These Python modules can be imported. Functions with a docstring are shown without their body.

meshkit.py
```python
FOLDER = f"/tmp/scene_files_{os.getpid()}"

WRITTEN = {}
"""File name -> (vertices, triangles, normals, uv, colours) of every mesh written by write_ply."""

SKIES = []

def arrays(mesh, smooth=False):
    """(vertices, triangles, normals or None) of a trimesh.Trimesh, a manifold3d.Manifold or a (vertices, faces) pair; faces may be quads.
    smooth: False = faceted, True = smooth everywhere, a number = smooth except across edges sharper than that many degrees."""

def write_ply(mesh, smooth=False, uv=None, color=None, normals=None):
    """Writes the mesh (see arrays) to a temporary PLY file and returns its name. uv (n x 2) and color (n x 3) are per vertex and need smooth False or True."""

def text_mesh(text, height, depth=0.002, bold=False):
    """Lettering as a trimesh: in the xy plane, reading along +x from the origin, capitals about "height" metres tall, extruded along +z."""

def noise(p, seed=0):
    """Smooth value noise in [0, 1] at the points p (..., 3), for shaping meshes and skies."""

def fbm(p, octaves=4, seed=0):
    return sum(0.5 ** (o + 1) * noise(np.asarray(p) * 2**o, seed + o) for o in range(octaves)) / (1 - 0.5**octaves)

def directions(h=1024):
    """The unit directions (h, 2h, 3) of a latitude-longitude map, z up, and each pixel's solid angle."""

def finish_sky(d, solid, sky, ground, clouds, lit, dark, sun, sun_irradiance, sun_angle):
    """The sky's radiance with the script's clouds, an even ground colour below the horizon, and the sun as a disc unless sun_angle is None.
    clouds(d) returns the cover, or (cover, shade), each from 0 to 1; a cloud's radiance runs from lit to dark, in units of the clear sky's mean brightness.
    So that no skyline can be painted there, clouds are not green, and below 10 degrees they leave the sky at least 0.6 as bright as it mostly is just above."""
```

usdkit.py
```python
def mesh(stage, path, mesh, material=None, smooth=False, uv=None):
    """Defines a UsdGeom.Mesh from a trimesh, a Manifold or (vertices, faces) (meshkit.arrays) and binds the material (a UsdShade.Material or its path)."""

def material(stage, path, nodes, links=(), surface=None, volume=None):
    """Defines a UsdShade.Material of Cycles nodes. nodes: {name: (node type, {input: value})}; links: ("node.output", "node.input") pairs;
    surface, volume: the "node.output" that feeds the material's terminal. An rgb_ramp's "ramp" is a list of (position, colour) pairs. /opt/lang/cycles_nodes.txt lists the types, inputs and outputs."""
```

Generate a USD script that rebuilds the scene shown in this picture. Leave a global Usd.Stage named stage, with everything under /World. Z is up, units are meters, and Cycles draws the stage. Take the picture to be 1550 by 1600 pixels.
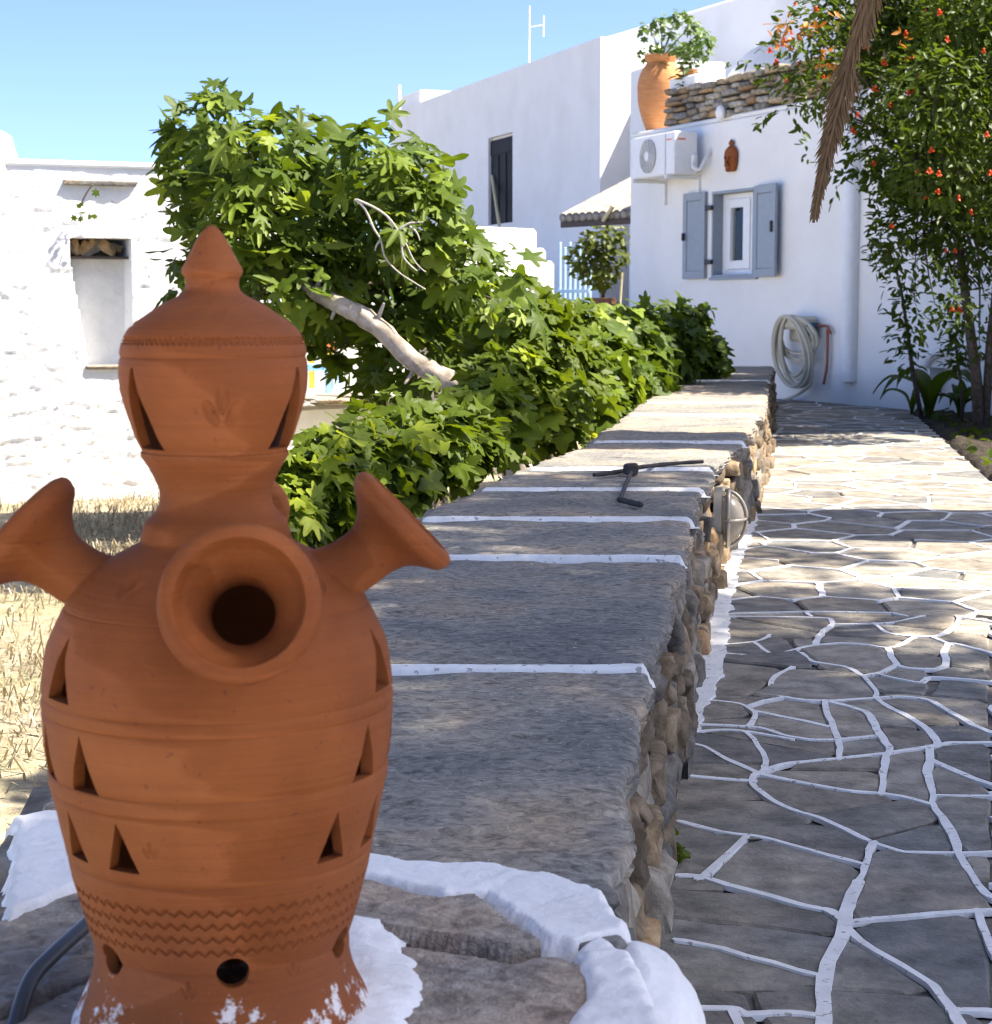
import math, numpy as np, trimesh, shapely
from shapely.geometry import Polygon, LineString, Point, MultiPolygon, box as sbox
from shapely.ops import unary_union, polygonize
from scipy.spatial import cKDTree, Voronoi
import manifold3d as m3
import usdkit, meshkit
from meshkit import noise, fbm
from pxr import Usd, UsdGeom, UsdLux, UsdShade, Gf, Sdf

# ------------------------------------------------------------------ camera, sky, sun, exposure
stage = Usd.Stage.CreateInMemory()
UsdGeom.SetStageUpAxis(stage, 'Z'); UsdGeom.SetStageMetersPerUnit(stage, 1.0)
UsdGeom.Xform.Define(stage, '/World'); UsdGeom.Scope.Define(stage, '/World/Looks')
F = 2950.0; CX, CY, YH = 775.0, 800.0, 480.0
PITCH = math.atan((CY - YH) / F)
EYE = np.array([0, 0, 0.99])
cam = UsdGeom.Camera.Define(stage, '/World/camera')
cam.CreateHorizontalApertureAttr(36.0); cam.CreateVerticalApertureAttr(36.0 * 1024 / 992)
cam.CreateFocalLengthAttr(36.0 * F / 1550)
cam.AddTranslateOp().Set(Gf.Vec3d(*EYE)); cam.AddRotateXOp().Set(90 - math.degrees(PITCH))
cam.CreateFStopAttr(18.0); cam.CreateFocusDistanceAttr(3.4)
cam.CreateExposureAttr(2.86)
SUN_E = math.radians(55); SUN_H = np.array([0.992, -0.13]); SUN_H /= np.linalg.norm(SUN_H)
S = np.array([SUN_H[0] * math.cos(SUN_E), SUN_H[1] * math.cos(SUN_E), math.sin(SUN_E)])
sun = UsdLux.DistantLight.Define(stage, '/World/sun')
sun.CreateIntensityAttr(0.53); sun.CreateAngleAttr(0.5); sun.CreateColorAttr(Gf.Vec3f(1.0, 0.92, 0.81))
sun.CreateNormalizeAttr(True)
zax = Gf.Vec3d(*S)
sun.AddTransformOp().Set(Gf.Matrix4d(Gf.Rotation(Gf.Vec3d(0, 0, 1), zax), Gf.Vec3d(0, 0, 30)))
sky_mat = usdkit.material(stage, '/World/Looks/sky_look', {
    's': ('sky_texture', {'sky_type': 'single_scattering', 'sun_disc': False, 'sun_elevation': SUN_E,
                          'sun_rotation': math.atan2(S[0], S[1]), 'altitude': 1500.0, 'air_density': 0.3, 'aerosol_density': 4.6, 'ozone_density': 5.0}),
    'b': ('background_shader', {'strength': 0.076})}, [('s.color', 'b.color')], surface='b.background')
dome = UsdLux.DomeLight.Define(stage, '/World/sky')
UsdShade.MaterialBindingAPI.Apply(dome.GetPrim()).Bind(sky_mat)

# ------------------------------------------------------------------ projection helpers (real planes, real depths)
_r = np.array([1.0, 0, 0]); _f = np.array([0, math.cos(PITCH), -math.sin(PITCH)]); _u = np.array([0, math.sin(PITCH), math.cos(PITCH)])
def ray(px, py): return _f + (px - CX) / F * _r - (py - CY) / F * _u
def onz(px, py, z): d = ray(px, py); return EYE + d * ((z - EYE[2]) / d[2])
def ony(px, py, Y): d = ray(px, py); return EYE + d * (Y / d[1])
def onplane(px, py, p0, n): d = ray(px, py); return EYE + d * (np.dot(np.asarray(p0) - EYE, n) / np.dot(d, n))

# ------------------------------------------------------------------ scene helpers
counts, LOC = {}, {'/World': np.zeros(3)}
def fresh(parent, name):
    k = (parent, name); counts[k] = counts.get(k, 0) + 1
    return f'{parent}/{name}' if counts[k] == 1 else f'{parent}/{name}_{counts[k]-1:03d}'
def tag(path, label=None, cat=None, group=None, kind=None):
    p = stage.GetPrimAtPath(path)
    for k, v in (('label', label), ('category', cat), ('group', group), ('kind', kind)):
        if v: p.SetCustomDataByKey(k, v)
    return path
def thing(name, label, cat, loc, group=None):
    path = fresh('/World', name); x = UsdGeom.Xform.Define(stage, path)
    loc = np.asarray(loc, float); x.AddTranslateOp().Set(Gf.Vec3d(*map(float, loc))); LOC[path] = loc
    return tag(path, label, cat, group)
def part(parent, name, mesh, mat, smooth=False, label=None, kind=None):
    if isinstance(mat, list): mat = mat[0]
    path = fresh(parent, name)
    if smooth is None or smooth is False: v, f, n = meshkit.arrays(mesh, False)
    else: v, f, n = meshkit.arrays(mesh, smooth)
    loc = LOC[parent]; LOC[path] = loc
    v = v - loc
    usdkit.mesh(stage, path, (v, f), mat)
    if n is not None:
        g = UsdGeom.Mesh(stage.GetPrimAtPath(path))
        from pxr import Vt
        g.CreateNormalsAttr(Vt.Vec3fArray.FromNumpy(n.astype(np.float32))); g.SetNormalsInterpolation('vertex')
    if label or kind: tag(path, label, None, None, kind)
    return path
def obj(name, mesh, mat, smooth=False, label=None, cat=None, group=None, kind=None):
    return tag(part('/World', name, mesh, mat, smooth), label, cat, group, kind)
def struct(name, mesh, mat, smooth=False): return obj(name, mesh, mat, smooth, kind='structure')

# ------------------------------------------------------------------ mesh helpers
cat_ = trimesh.util.concatenate
def T(v, f): return trimesh.Trimesh(np.asarray(v, float), np.asarray(f, int), process=False)
def cbox(sx, sy, sz, ch=0.004):
    pts = []
    for a in (-1, 1):
        for b in (-1, 1):
            for c in (-1, 1):
                h = np.array([sx, sy, sz]) / 2
                for k in range(3):
                    e = h.copy(); q = np.full(3, ch); q[k] = 0; e -= q
                    pts.append(np.array([a, b, c]) * e)
    return trimesh.convex.convex_hull(np.array(pts))
def place(m, R=None, t=(0, 0, 0)):
    m = m.copy(); M = np.eye(4)
    if R is not None: M[:3, :3] = R
    M[:3, 3] = t; m.apply_transform(M); return m
def basis(a, b, c): return np.stack([a, b, c], 1)
def tube(pts, rad, sides=8, cap=True):
    p = np.asarray(pts, float); rad = np.broadcast_to(rad, (len(p),))
    t = np.gradient(p, axis=0); t /= np.linalg.norm(t, axis=1, keepdims=True) + 1e-12
    ref = np.array([0, 0, 1.0]) if abs(t[:, 2]).mean() < .8 else np.array([1.0, 0, 0])
    a = np.cross(t, ref); a /= np.linalg.norm(a, axis=1, keepdims=True) + 1e-12
    b = np.cross(t, a); ang = np.arange(sides) * 2 * np.pi / sides
    v = p[:, None] + rad[:, None, None] * (np.cos(ang)[None, :, None] * a[:, None] + np.sin(ang)[None, :, None] * b[:, None])
    i, j = np.meshgrid(np.arange(len(p) - 1), np.arange(sides), indexing='ij')
    q = np.stack([i * sides + j, i * sides + (j + 1) % sides, (i + 1) * sides + (j + 1) % sides, (i + 1) * sides + j], -1).reshape(-1, 4)
    f = np.vstack([q[:, [0, 2, 1]], q[:, [0, 3, 2]]]); v = v.reshape(-1, 3)
    if cap:
        n = len(v); v = np.vstack([v, p[0], p[-1]]); o = (len(p) - 1) * sides
        f = np.vstack([f, [[n, k, (k + 1) % sides] for k in range(sides)], [[n + 1, o + (k + 1) % sides, o + k] for k in range(sides)]])
    return T(v, f)
def spline(pts, n):
    p = np.asarray(pts, float); t = np.linspace(0, 1, len(p))
    from scipy.interpolate import PchipInterpolator
    return PchipInterpolator(t, p)(np.linspace(0, 1, n))
def lathe(prof, seg=64, c=(0, 0, 0)):
    """prof: (r, z) from bottom to top."""
    p = np.asarray(prof, float); a = np.arange(seg) * 2 * np.pi / seg
    v = np.stack([p[:, None, 0] * np.cos(a), p[:, None, 0] * np.sin(a), np.broadcast_to(p[:, None, 1], (len(p), seg))], -1).reshape(-1, 3)
    i, j = np.meshgrid(np.arange(len(p) - 1), np.arange(seg), indexing='ij')
    q = np.stack([i * seg + j, i * seg + (j + 1) % seg, (i + 1) * seg + (j + 1) % seg, (i + 1) * seg + j], -1).reshape(-1, 4)
    f = np.vstack([q[:, [0, 1, 2]], q[:, [0, 2, 3]]]); n = len(v)
    v = np.vstack([v, [0, 0, p[0, 1]], [0, 0, p[-1, 1]]]); o = (len(p) - 1) * seg
    f = np.vstack([f, [[n, (k + 1) % seg, k] for k in range(seg)], [[n + 1, o + k, o + (k + 1) % seg] for k in range(seg)]])
    m = T(v, f); m.merge_vertices(); m.update_faces(m.nondegenerate_faces()); m.apply_translation(c); return m
def to_m(m): return m3.Manifold(m3.Mesh(np.asarray(m.vertices, np.float32), np.asarray(m.faces, np.uint32)))
def from_m(m): x = m.to_mesh(); return T(x.vert_properties[:, :3], x.tri_verts)
def stone(size, rng, power=.55, sub=1, rough=.16):
    m = trimesh.creation.icosphere(subdivisions=sub); v = m.vertices
    v = np.sign(v) * np.abs(v) ** power; v /= np.abs(v).max()
    o = rng.random(3) * 50
    v = v * (1 + rough * 2 * (noise(v * 1.3 + o, 3)[:, None] - .5) + rough * (noise(v * 3 + o, 5)[:, None] - .5))
    return T(v * np.asarray(size) / 2, m.faces)
def mound(poly, z0, h, w, sp, seed, rough=.004, edge=.01, escale=40, drop=None, fine=None):
    """A slab or a coat: a height field over the polygon, steep at the rim and ragged along it."""
    x0, y0, x1, y1 = poly.bounds; x0 -= 2 * sp; y0 -= 2 * sp; x1 += 2 * sp; y1 += 2 * sp
    nx, ny = int((x1 - x0) / sp) + 1, int((y1 - y0) / sp) + 1
    gx, gy = np.meshgrid(np.linspace(x0, x1, nx), np.linspace(y0, y1, ny), indexing='ij')
    P = shapely.points(gx.ravel(), gy.ravel()); inside = shapely.contains(poly, P)
    sd = shapely.distance(poly.exterior, P) * np.where(inside, 1, -1)
    p3 = np.stack([gx.ravel(), gy.ravel(), np.zeros(gx.size)], 1)
    sd = sd + edge * 2 * (fbm(p3 * escale, 3, seed) - .5)
    k = np.clip(sd / w, -1, 1)
    prof = np.where(k > 0, np.sqrt(np.clip(1 - (1 - k) ** 2, 0, 1)), k * 1.5)
    z = z0 + h * prof + rough * 2 * (fbm(p3 * 9 + 7, 4, seed + 1) - .5) + (fine or rough * .5) * 2 * (fbm(p3 * 55, 3, seed + 2) - .5)
    if drop is not None: z = np.where(sd < 0, np.minimum(z, z0 + np.maximum(-drop, sd / w * drop)), z)
    v = np.stack([gx.ravel(), gy.ravel(), z], 1); keep = (sd > -1.6 * sp).reshape(nx, ny)
    i, j = np.meshgrid(np.arange(nx - 1), np.arange(ny - 1), indexing='ij')
    ok = keep[:-1, :-1] | keep[1:, :-1] | keep[:-1, 1:] | keep[1:, 1:]
    i, j = i[ok], j[ok]; a = i * ny + j
    q = np.stack([a, a + ny, a + ny + 1, a + 1], 1)
    m = T(v, np.vstack([q[:, [0, 1, 2]], q[:, [0, 2, 3]]])); m.remove_unreferenced_vertices(); return m
class Fr:
    """A wall's own frame: s along it, z up, o out of it."""
    def __init__(self, A, u):
        self.A = np.array([A[0], A[1], 0.0]); u = np.array([u[0], u[1], 0.0]); self.u = u / np.linalg.norm(u)
        self.n = np.array([self.u[1], -self.u[0], 0]); self.k = np.array([0, 0, 1.0])
        if np.dot(self.n, EYE - self.A) < 0: self.n = -self.n
    def pt(self, s, z, o=0): return self.A + self.u * s + self.n * o + self.k * z
    def px(self, px, py, o=0): p = onplane(px, py, self.A + self.n * o, self.n) - self.A; return float(p @ self.u), float(p[2])
    def box(self, s0, s1, z0, z1, o0, o1, ch=.004):
        m = cbox(s1 - s0, o1 - o0, z1 - z0, ch); R = basis(self.u, self.n, self.k)
        m = place(m, R, self.pt((s0 + s1) / 2, (z0 + z1) / 2, (o0 + o1) / 2))
        return m
    def put(self, m, s, z, o): # local x=s, y=out, z=up
        R = basis(self.u, self.n, self.k); m = place(m, R, self.pt(s, z, o))
        return m

# ------------------------------------------------------------------ materials
def look(name, stops, scale=6, detail=6, rough=.85, bump=.3, bscale=60, bdist=.01, spec=.3, stretch=(1, 1, 1), stops2=None, scale2=1.0, mixf=.5, islands=0.0, bdetail=5, speck=None, distortion=0.0):
    N = {'g': ('geometry', {}), 'm': ('mapping', {'scale': stretch}), 'n': ('noise_texture', {'scale': scale, 'detail': detail, 'roughness': .62, 'distortion': distortion}),
         'r': ('rgb_ramp', {'ramp': stops}), 'p': ('principled_bsdf', {'roughness': rough, 'specular_ior_level': spec})}
    L = [('g.position', 'm.vector'), ('m.vector', 'n.vector'), ('n.fac', 'r.fac')]
    col = 'r.color'
    if stops2:
        N['n2'] = ('noise_texture', {'scale': scale2, 'detail': 4}); N['r2'] = ('rgb_ramp', {'ramp': stops2}); N['x2'] = ('mix_color', {'blend_type': 'multiply', 'fac': mixf})
        L += [('g.position', 'n2.vector'), ('n2.fac', 'r2.fac'), (col, 'x2.a'), ('r2.color', 'x2.b')]; col = 'x2.result'
    if islands:
        N['oi'] = ('object_info', {}); N['ad'] = ('math', {'math_type': 'add'}); N['fr'] = ('math', {'math_type': 'fraction'})
        N['mr'] = ('map_range', {'to_min': 1 - islands, 'to_max': 1 + islands}); N['hv'] = ('hsv', {})
        L += [('g.random_per_island', 'ad.value1'), ('oi.random', 'ad.value2'), ('ad.value', 'fr.value1'), ('fr.value', 'mr.value'), ('mr.result', 'hv.value'), (col, 'hv.color')]; col = 'hv.color'
    if speck:
        N['n3'] = ('noise_texture', {'scale': speck[0], 'detail': 3}); N['r3'] = ('rgb_ramp', {'ramp': [(0, (0, 0, 0)), (speck[1], (0, 0, 0)), (min(speck[1] + .05, 1), (1, 1, 1)), (1, (1, 1, 1))] if speck[1] < .96 else [(0, (0, 0, 0)), (1, (0, 0, 0))]}); N['x3'] = ('mix_color', {'b': speck[2]})
        L += [('g.position', 'n3.vector'), ('n3.fac', 'r3.fac'), ('r3.color', 'x3.fac'), (col, 'x3.a')]; col = 'x3.result'
    L += [(col, 'p.base_color')]
    if bump:
        N['bn'] = ('noise_texture', {'scale': bscale, 'detail': bdetail, 'roughness': .65}); N['b'] = ('bump', {'strength': bump, 'distance': bdist})
        L += [('m.vector', 'bn.vector'), ('bn.fac', 'b.height'), ('b.normal', 'p.normal')]
    return usdkit.material(stage, f'/World/Looks/{name}', N, L, surface='p.BSDF')
def looks(name, stops, tones, **kw):
    return [look(f'{name}_{k}', [(p, tuple(np.array(c) * np.array(t))) for p, c in stops], **kw) for k, t in enumerate(tones)]
def plain(name, c, rough=.5, metallic=0.0, spec=.4, bump=0, bscale=80):
    N = {'p': ('principled_bsdf', {'roughness': rough, 'metallic': metallic, 'specular_ior_level': spec}), 'g': ('geometry', {}),
         'n': ('noise_texture', {'scale': 14.0, 'detail': 5}), 'r': ('rgb_ramp', {'ramp': [(.3, tuple(np.array(c) * (.8 if bump else .95))), (.7, tuple(np.minimum(np.array(c) * (1.12 if bump else 1.03), .9)))]})}
    L = [('g.position', 'n.vector'), ('n.fac', 'r.fac'), ('r.color', 'p.base_color')]
    if bump:
        N['bn'] = ('noise_texture', {'scale': bscale, 'detail': 4}); N['b'] = ('bump', {'strength': bump, 'distance': .005})
        L += [('g.position', 'bn.vector'), ('bn.fac', 'b.height'), ('b.normal', 'p.normal')]
    return usdkit.material(stage, f'/World/Looks/{name}', N, L, surface='p.BSDF')
def leaf_look(name, stops, trans=.35, rough=.45, tint=(1.25, 1.15, .5), spec=.35):
    """(material for joined leaves, which vary leaf by leaf; the same at six fixed tones for leaves that are meshes of their own)"""
    pos_, col_ = np.array([q[0] for q in stops], float), np.array([q[1] for q in stops], float)
    at = lambda t: tuple(np.interp(t, pos_, c) for c in col_.T)
    return [leaf_look1(name, stops, trans, rough, tint, spec)] + [leaf_look1(f'{name}_{k}', [(0, at(t)), (1, at(t + .05))], trans, rough, tint, spec) for k, t in enumerate((.05, .25, .42, .6, .78, .92))]
def leaf_look1(name, stops, trans, rough, tint, spec):
    N = {'g': ('geometry', {}), 'r': ('rgb_ramp', {'ramp': stops}),
         'n': ('noise_texture', {'scale': 30.0, 'detail': 3}), 'nr': ('map_range', {'to_min': .75, 'to_max': 1.25}), 'hv': ('hsv', {}),
         'p': ('principled_bsdf', {'roughness': rough, 'specular_ior_level': spec}), 't': ('translucent_bsdf', {}), 'mt': ('mix_color', {'blend_type': 'multiply', 'fac': 1.0, 'b': tint, 'use_clamp': False}),
         'x': ('mix_closure', {'fac': trans})}
    L = [('g.random_per_island', 'r.fac'), ('g.position', 'n.vector'), ('n.fac', 'nr.value'), ('nr.result', 'hv.value'), ('r.color', 'hv.color'),
         ('hv.color', 'p.base_color'), ('hv.color', 'mt.a'), ('mt.result', 't.color'), ('p.BSDF', 'x.closure1'), ('t.BSDF', 'x.closure2')]
    return usdkit.material(stage, f'/World/Looks/{name}', N, L, surface='x.closure')

slab_stops = [(.28, (.11, .103, .094)), (.42, (.25, .238, .215)), (.55, (.37, .352, .318)), (.66, (.46, .43, .38)), (.8, (.6, .57, .51))]
M_slabs = looks('coping_stone', slab_stops, [(.84, .825, .79), (.75, .745, .73), (.9, .87, .82), (.8, .775, .735)], scale=52, detail=6, rough=.92, bump=.7, bscale=120, bdist=.01, stretch=(.85, 1, 1),
              stops2=[(.35, (.62, .64, .67)), (.5, (.95, .93, .9)), (.65, (1.2, 1.02, .84))], scale2=3.0, mixf=.9, speck=(120, .68, (.5, .47, .42)), distortion=.9)
M_slab = M_slabs[0]
M_slab_brown = look('brown_stone', [(.28, (.14, .12, .095)), (.45, (.31, .275, .225)), (.6, (.43, .39, .325)), (.78, (.56, .52, .455))], scale=36, detail=7, bump=.9, bscale=70, bdist=.014,
                    stops2=[(.35, (.75, .75, .78)), (.65, (1.2, 1.0, .85))], scale2=6, mixf=.8, speck=(110, .68, (.46, .42, .37)), distortion=.7)
M_flags = looks('flagstone', [(.32, (.15, .145, .13)), (.5, (.27, .26, .235)), (.68, (.4, .38, .335))], [(.9, .9, .88), (.7, .715, .73), (1.05, 1.02, .96), (.84, .81, .76), (.96, .915, .85), (.62, .63, .65)], scale=11, detail=7, bump=.5, bscale=48, bdist=.014,
              stops2=[(.35, (.74, .75, .78)), (.6, (1.1, 1.0, .88))], scale2=2.2, mixf=.8, speck=(40, .71, (.1, .095, .085)))
M_flags2 = looks('warm_flagstone', [(.32, (.18, .157, .125)), (.5, (.31, .277, .228)), (.68, (.44, .395, .325))], [(.88, .88, .87), (.72, .705, .68), (1.0, .98, .94)], scale=11, detail=7, bump=.5, bscale=48, bdist=.014, speck=(40, .71, (.12, .1, .085)))
M_mortar = look('grey_mortar', [(.3, (.1, .09, .075)), (.7, (.2, .185, .155))], scale=14, bump=.5, bscale=50)
M_wash = look('whitewash', [(.3, (.7, .685, .65)), (.7, (.82, .805, .77))], scale=9, rough=.9, bump=.45, bscale=38, bdist=.01, speck=(34, .73, (.3, .27, .23)))
M_paint = look('joint_whitewash', [(.3, (.66, .645, .61)), (.7, (.82, .805, .77))], scale=16, rough=.9, bump=.4, bscale=90, bdist=.005, speck=(60, .63, (.36, .335, .3)))
M_wall = look('white_house_wall', [(.3, (.76, .75, .725)), (.7, (.82, .81, .79))], scale=1.2, rough=.92, bump=.28, bscale=4, bdist=.05, bdetail=7, spec=.15, stops2=[(.36, (.95, .945, .93)), (.55, (1, 1, 1))], scale2=1.1, mixf=.8, speck=(9, .76, (.6, .58, .54)))
M_ruin = look('whitewashed_rubble', [(.3, (.7, .7, .69)), (.7, (.8, .8, .79))], scale=5, rough=.92, bump=.35, bscale=24, bdist=.015, spec=.15, speck=(14, .74, (.4, .38, .34)))
_tn = [(1, 1, 1), (.68, .68, .7), (1.3, 1.27, 1.2)]
_rk = dict(scale=16, detail=5, bump=.7, bscale=60)
M_rubs = [looks('rubble_tan', [(.3, (.075, .052, .03)), (.5, (.165, .12, .072)), (.72, (.29, .22, .145))], _tn, **_rk), looks('rubble_grey', [(.3, (.1, .085, .066)), (.5, (.19, .165, .13)), (.72, (.33, .295, .24))], _tn, **_rk),
         looks('rubble_ochre', [(.3, (.22, .13, .055)), (.5, (.37, .23, .11)), (.72, (.5, .36, .2))], _tn, **_rk)]
M_rub = [q[0] for q in M_rubs]
M_rubl = [looks('parapet_tan', [(.3, (.17, .13, .085)), (.5, (.3, .24, .165)), (.72, (.45, .375, .28))], _tn, **_rk), looks('parapet_grey', [(.3, (.16, .145, .125)), (.5, (.27, .25, .215)), (.72, (.42, .39, .345))], _tn, **_rk), looks('parapet_ochre', [(.3, (.24, .15, .07)), (.5, (.36, .235, .12)), (.72, (.46, .34, .2))], _tn, **_rk)]
M_core = look('wall_core', [(.3, (.04, .034, .026)), (.7, (.11, .092, .07))], scale=25, bump=.7, bscale=60)
M_soil = look('bed_soil', [(.3, (.022, .017, .012)), (.6, (.06, .045, .03)), (.8, (.1, .075, .05))], scale=11, detail=8, bump=.9, bscale=26, bdist=.04)
M_ground = look('dry_ground', [(.3, (.22, .175, .11)), (.5, (.36, .3, .2)), (.72, (.5, .44, .31))], scale=8, detail=8, bump=.8, bscale=30, bdist=.03, stops2=[(.4, (.7, .8, .6)), (.6, (1, 1, 1))], scale2=1.5, mixf=.6)
M_bark = look('fig_bark', [(.3, (.2, .165, .125)), (.5, (.36, .3, .235)), (.7, (.5, .43, .35))], scale=14, detail=6, bump=.4, bscale=40, speck=(16, .68, (.14, .12, .1)))
M_twig = look('bare_twig', [(.3, (.4, .36, .3)), (.7, (.55, .5, .43))], scale=20, bump=.2)
M_darkbark = look('dark_bark', [(.3, (.05, .036, .026)), (.7, (.14, .105, .078))], scale=30, bump=.6, bscale=60)
M_palmbark = look('palm_bark', [(.3, (.08, .055, .035)), (.7, (.22, .16, .1))], scale=20, bump=.8, bscale=30, bdist=.03)
M_fig = leaf_look('fig_leaf_look', [(0, (.075, .12, .012)), (.4, (.14, .2, .02)), (.75, (.205, .28, .03)), (.93, (.27, .34, .05)), (1, (.36, .36, .06))], trans=.45, rough=.5, spec=.25)
M_vine = leaf_look('shrub_leaf_look', [(0, (.1, .145, .01)), (.4, (.175, .235, .016)), (.75, (.26, .325, .025)), (.93, (.34, .4, .04)), (1, (.45, .4, .06))], trans=.5, rough=.5, spec=.25)
M_pom = leaf_look('pomegranate_leaf_look', [(0, (.07, .11, .01)), (.45, (.14, .195, .016)), (.8, (.24, .3, .026)), (1, (.4, .4, .045))], trans=.5)
M_citrus = leaf_look('citrus_leaf_look', [(0, (.1, .13, .015)), (.5, (.2, .23, .025)), (1, (.36, .34, .05))], trans=.45)
M_light = leaf_look('pale_leaf_look', [(0, (.1, .17, .04)), (.5, (.17, .27, .07)), (1, (.28, .38, .1))], trans=.4)
M_shade = leaf_look('shade_leaf_look', [(0, (.06, .09, .03)), (1, (.12, .15, .05))], trans=.35)
M_dead = leaf_look('dead_palm_look', [(0, (.2, .125, .06)), (.5, (.38, .26, .14)), (1, (.58, .44, .26))], trans=.25, tint=(1, .9, .7), rough=.6)
M_straw = leaf_look('straw_look', [(0, (.3, .25, .16)), (.5, (.52, .45, .3)), (.8, (.66, .59, .43)), (.88, (.22, .27, .08)), (1, (.15, .22, .05))], trans=.25, tint=(1, .9, .6))
M_flower = leaf_look('flower_red', [(0, (.6, .08, .012)), (.6, (.75, .15, .02)), (1, (.78, .26, .03))], trans=.3, tint=(1.2, .8, .6))
M_orangebud = leaf_look('young_leaf_orange', [(0, (.5, .2, .03)), (1, (.6, .4, .05))], trans=.3, tint=(1.1, .9, .5))
def terracotta():
    N = {'g': ('geometry', {}), 'n': ('noise_texture', {'scale': 5.0, 'detail': 7, 'roughness': .6}), 'r': ('rgb_ramp', {'ramp': [(.3, (.16, .041, .0078)), (.5, (.22, .06, .0115)), (.7, (.285, .086, .019))]}),
         'm': ('mapping', {'scale': (.6, .6, 26.0)}), 'w': ('noise_texture', {'scale': 9.0, 'detail': 5}), 'wr': ('map_range', {'to_min': .86, 'to_max': 1.14}), 'hv': ('hsv', {}),
         'sp': ('noise_texture', {'scale': 130.0, 'detail': 2}), 'sr': ('rgb_ramp', {'ramp': [(0, (0, 0, 0)), (.69, (0, 0, 0)), (.74, (.8, .8, .8)), (1, (1, 1, 1))]}), 'sx': ('mix_color', {'b': (.13, .035, .016)}),
         'pl': ('noise_texture', {'scale': 34.0, 'detail': 5, 'roughness': .7}), 'sep': ('separate_xyz', {}), 'zr': ('map_range', {'from_min': .375, 'from_max': .475, 'to_min': .17, 'to_max': -.18, 'clamp': True}),
         'pa': ('math', {'math_type': 'add'}), 'pr': ('rgb_ramp', {'ramp': [(0, (0, 0, 0)), (.6, (0, 0, 0)), (.66, (.85, .85, .85)), (1, (.9, .9, .9))]}), 'px': ('mix_color', {'b': (.72, .7, .67)}),
         'fd': ('noise_texture', {'scale': 3.0, 'detail': 3}), 'fr': ('map_range', {'from_min': .45, 'from_max': .8, 'to_min': 0.0, 'to_max': .34, 'clamp': True}), 'fx': ('mix_color', {'b': (.33, .13, .065)}),
         'bn': ('noise_texture', {'scale': 140.0, 'detail': 6, 'roughness': .7}), 'ba': ('math', {'math_type': 'add'}), 'b': ('bump', {'strength': .4, 'distance': .0035}), 'p': ('principled_bsdf', {'roughness': .72, 'specular_ior_level': .25})}
    L = [('g.position', 'n.vector'), ('n.fac', 'r.fac'), ('g.position', 'm.vector'), ('m.vector', 'w.vector'), ('w.fac', 'wr.value'), ('wr.result', 'hv.value'), ('r.color', 'hv.color'),
         ('g.position', 'fd.vector'), ('fd.fac', 'fr.value'), ('fr.result', 'fx.fac'), ('hv.color', 'fx.a'),
         ('g.position', 'sp.vector'), ('sp.fac', 'sr.fac'), ('sr.color', 'sx.fac'), ('fx.result', 'sx.a'),
         ('g.position', 'pl.vector'), ('g.position', 'sep.vector'), ('sep.z', 'zr.value'), ('pl.fac', 'pa.value1'), ('zr.result', 'pa.value2'), ('pa.value', 'pr.fac'), ('pr.color', 'px.fac'), ('sx.result', 'px.a'),
         ('px.result', 'p.base_color'), ('g.position', 'bn.vector'), ('bn.fac', 'ba.value1'), ('w.fac', 'ba.value2'), ('ba.value', 'b.height'), ('b.normal', 'p.normal')]
    return usdkit.material(stage, '/World/Looks/terracotta', N, L, surface='p.BSDF')
M_terra = terracotta()
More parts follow.
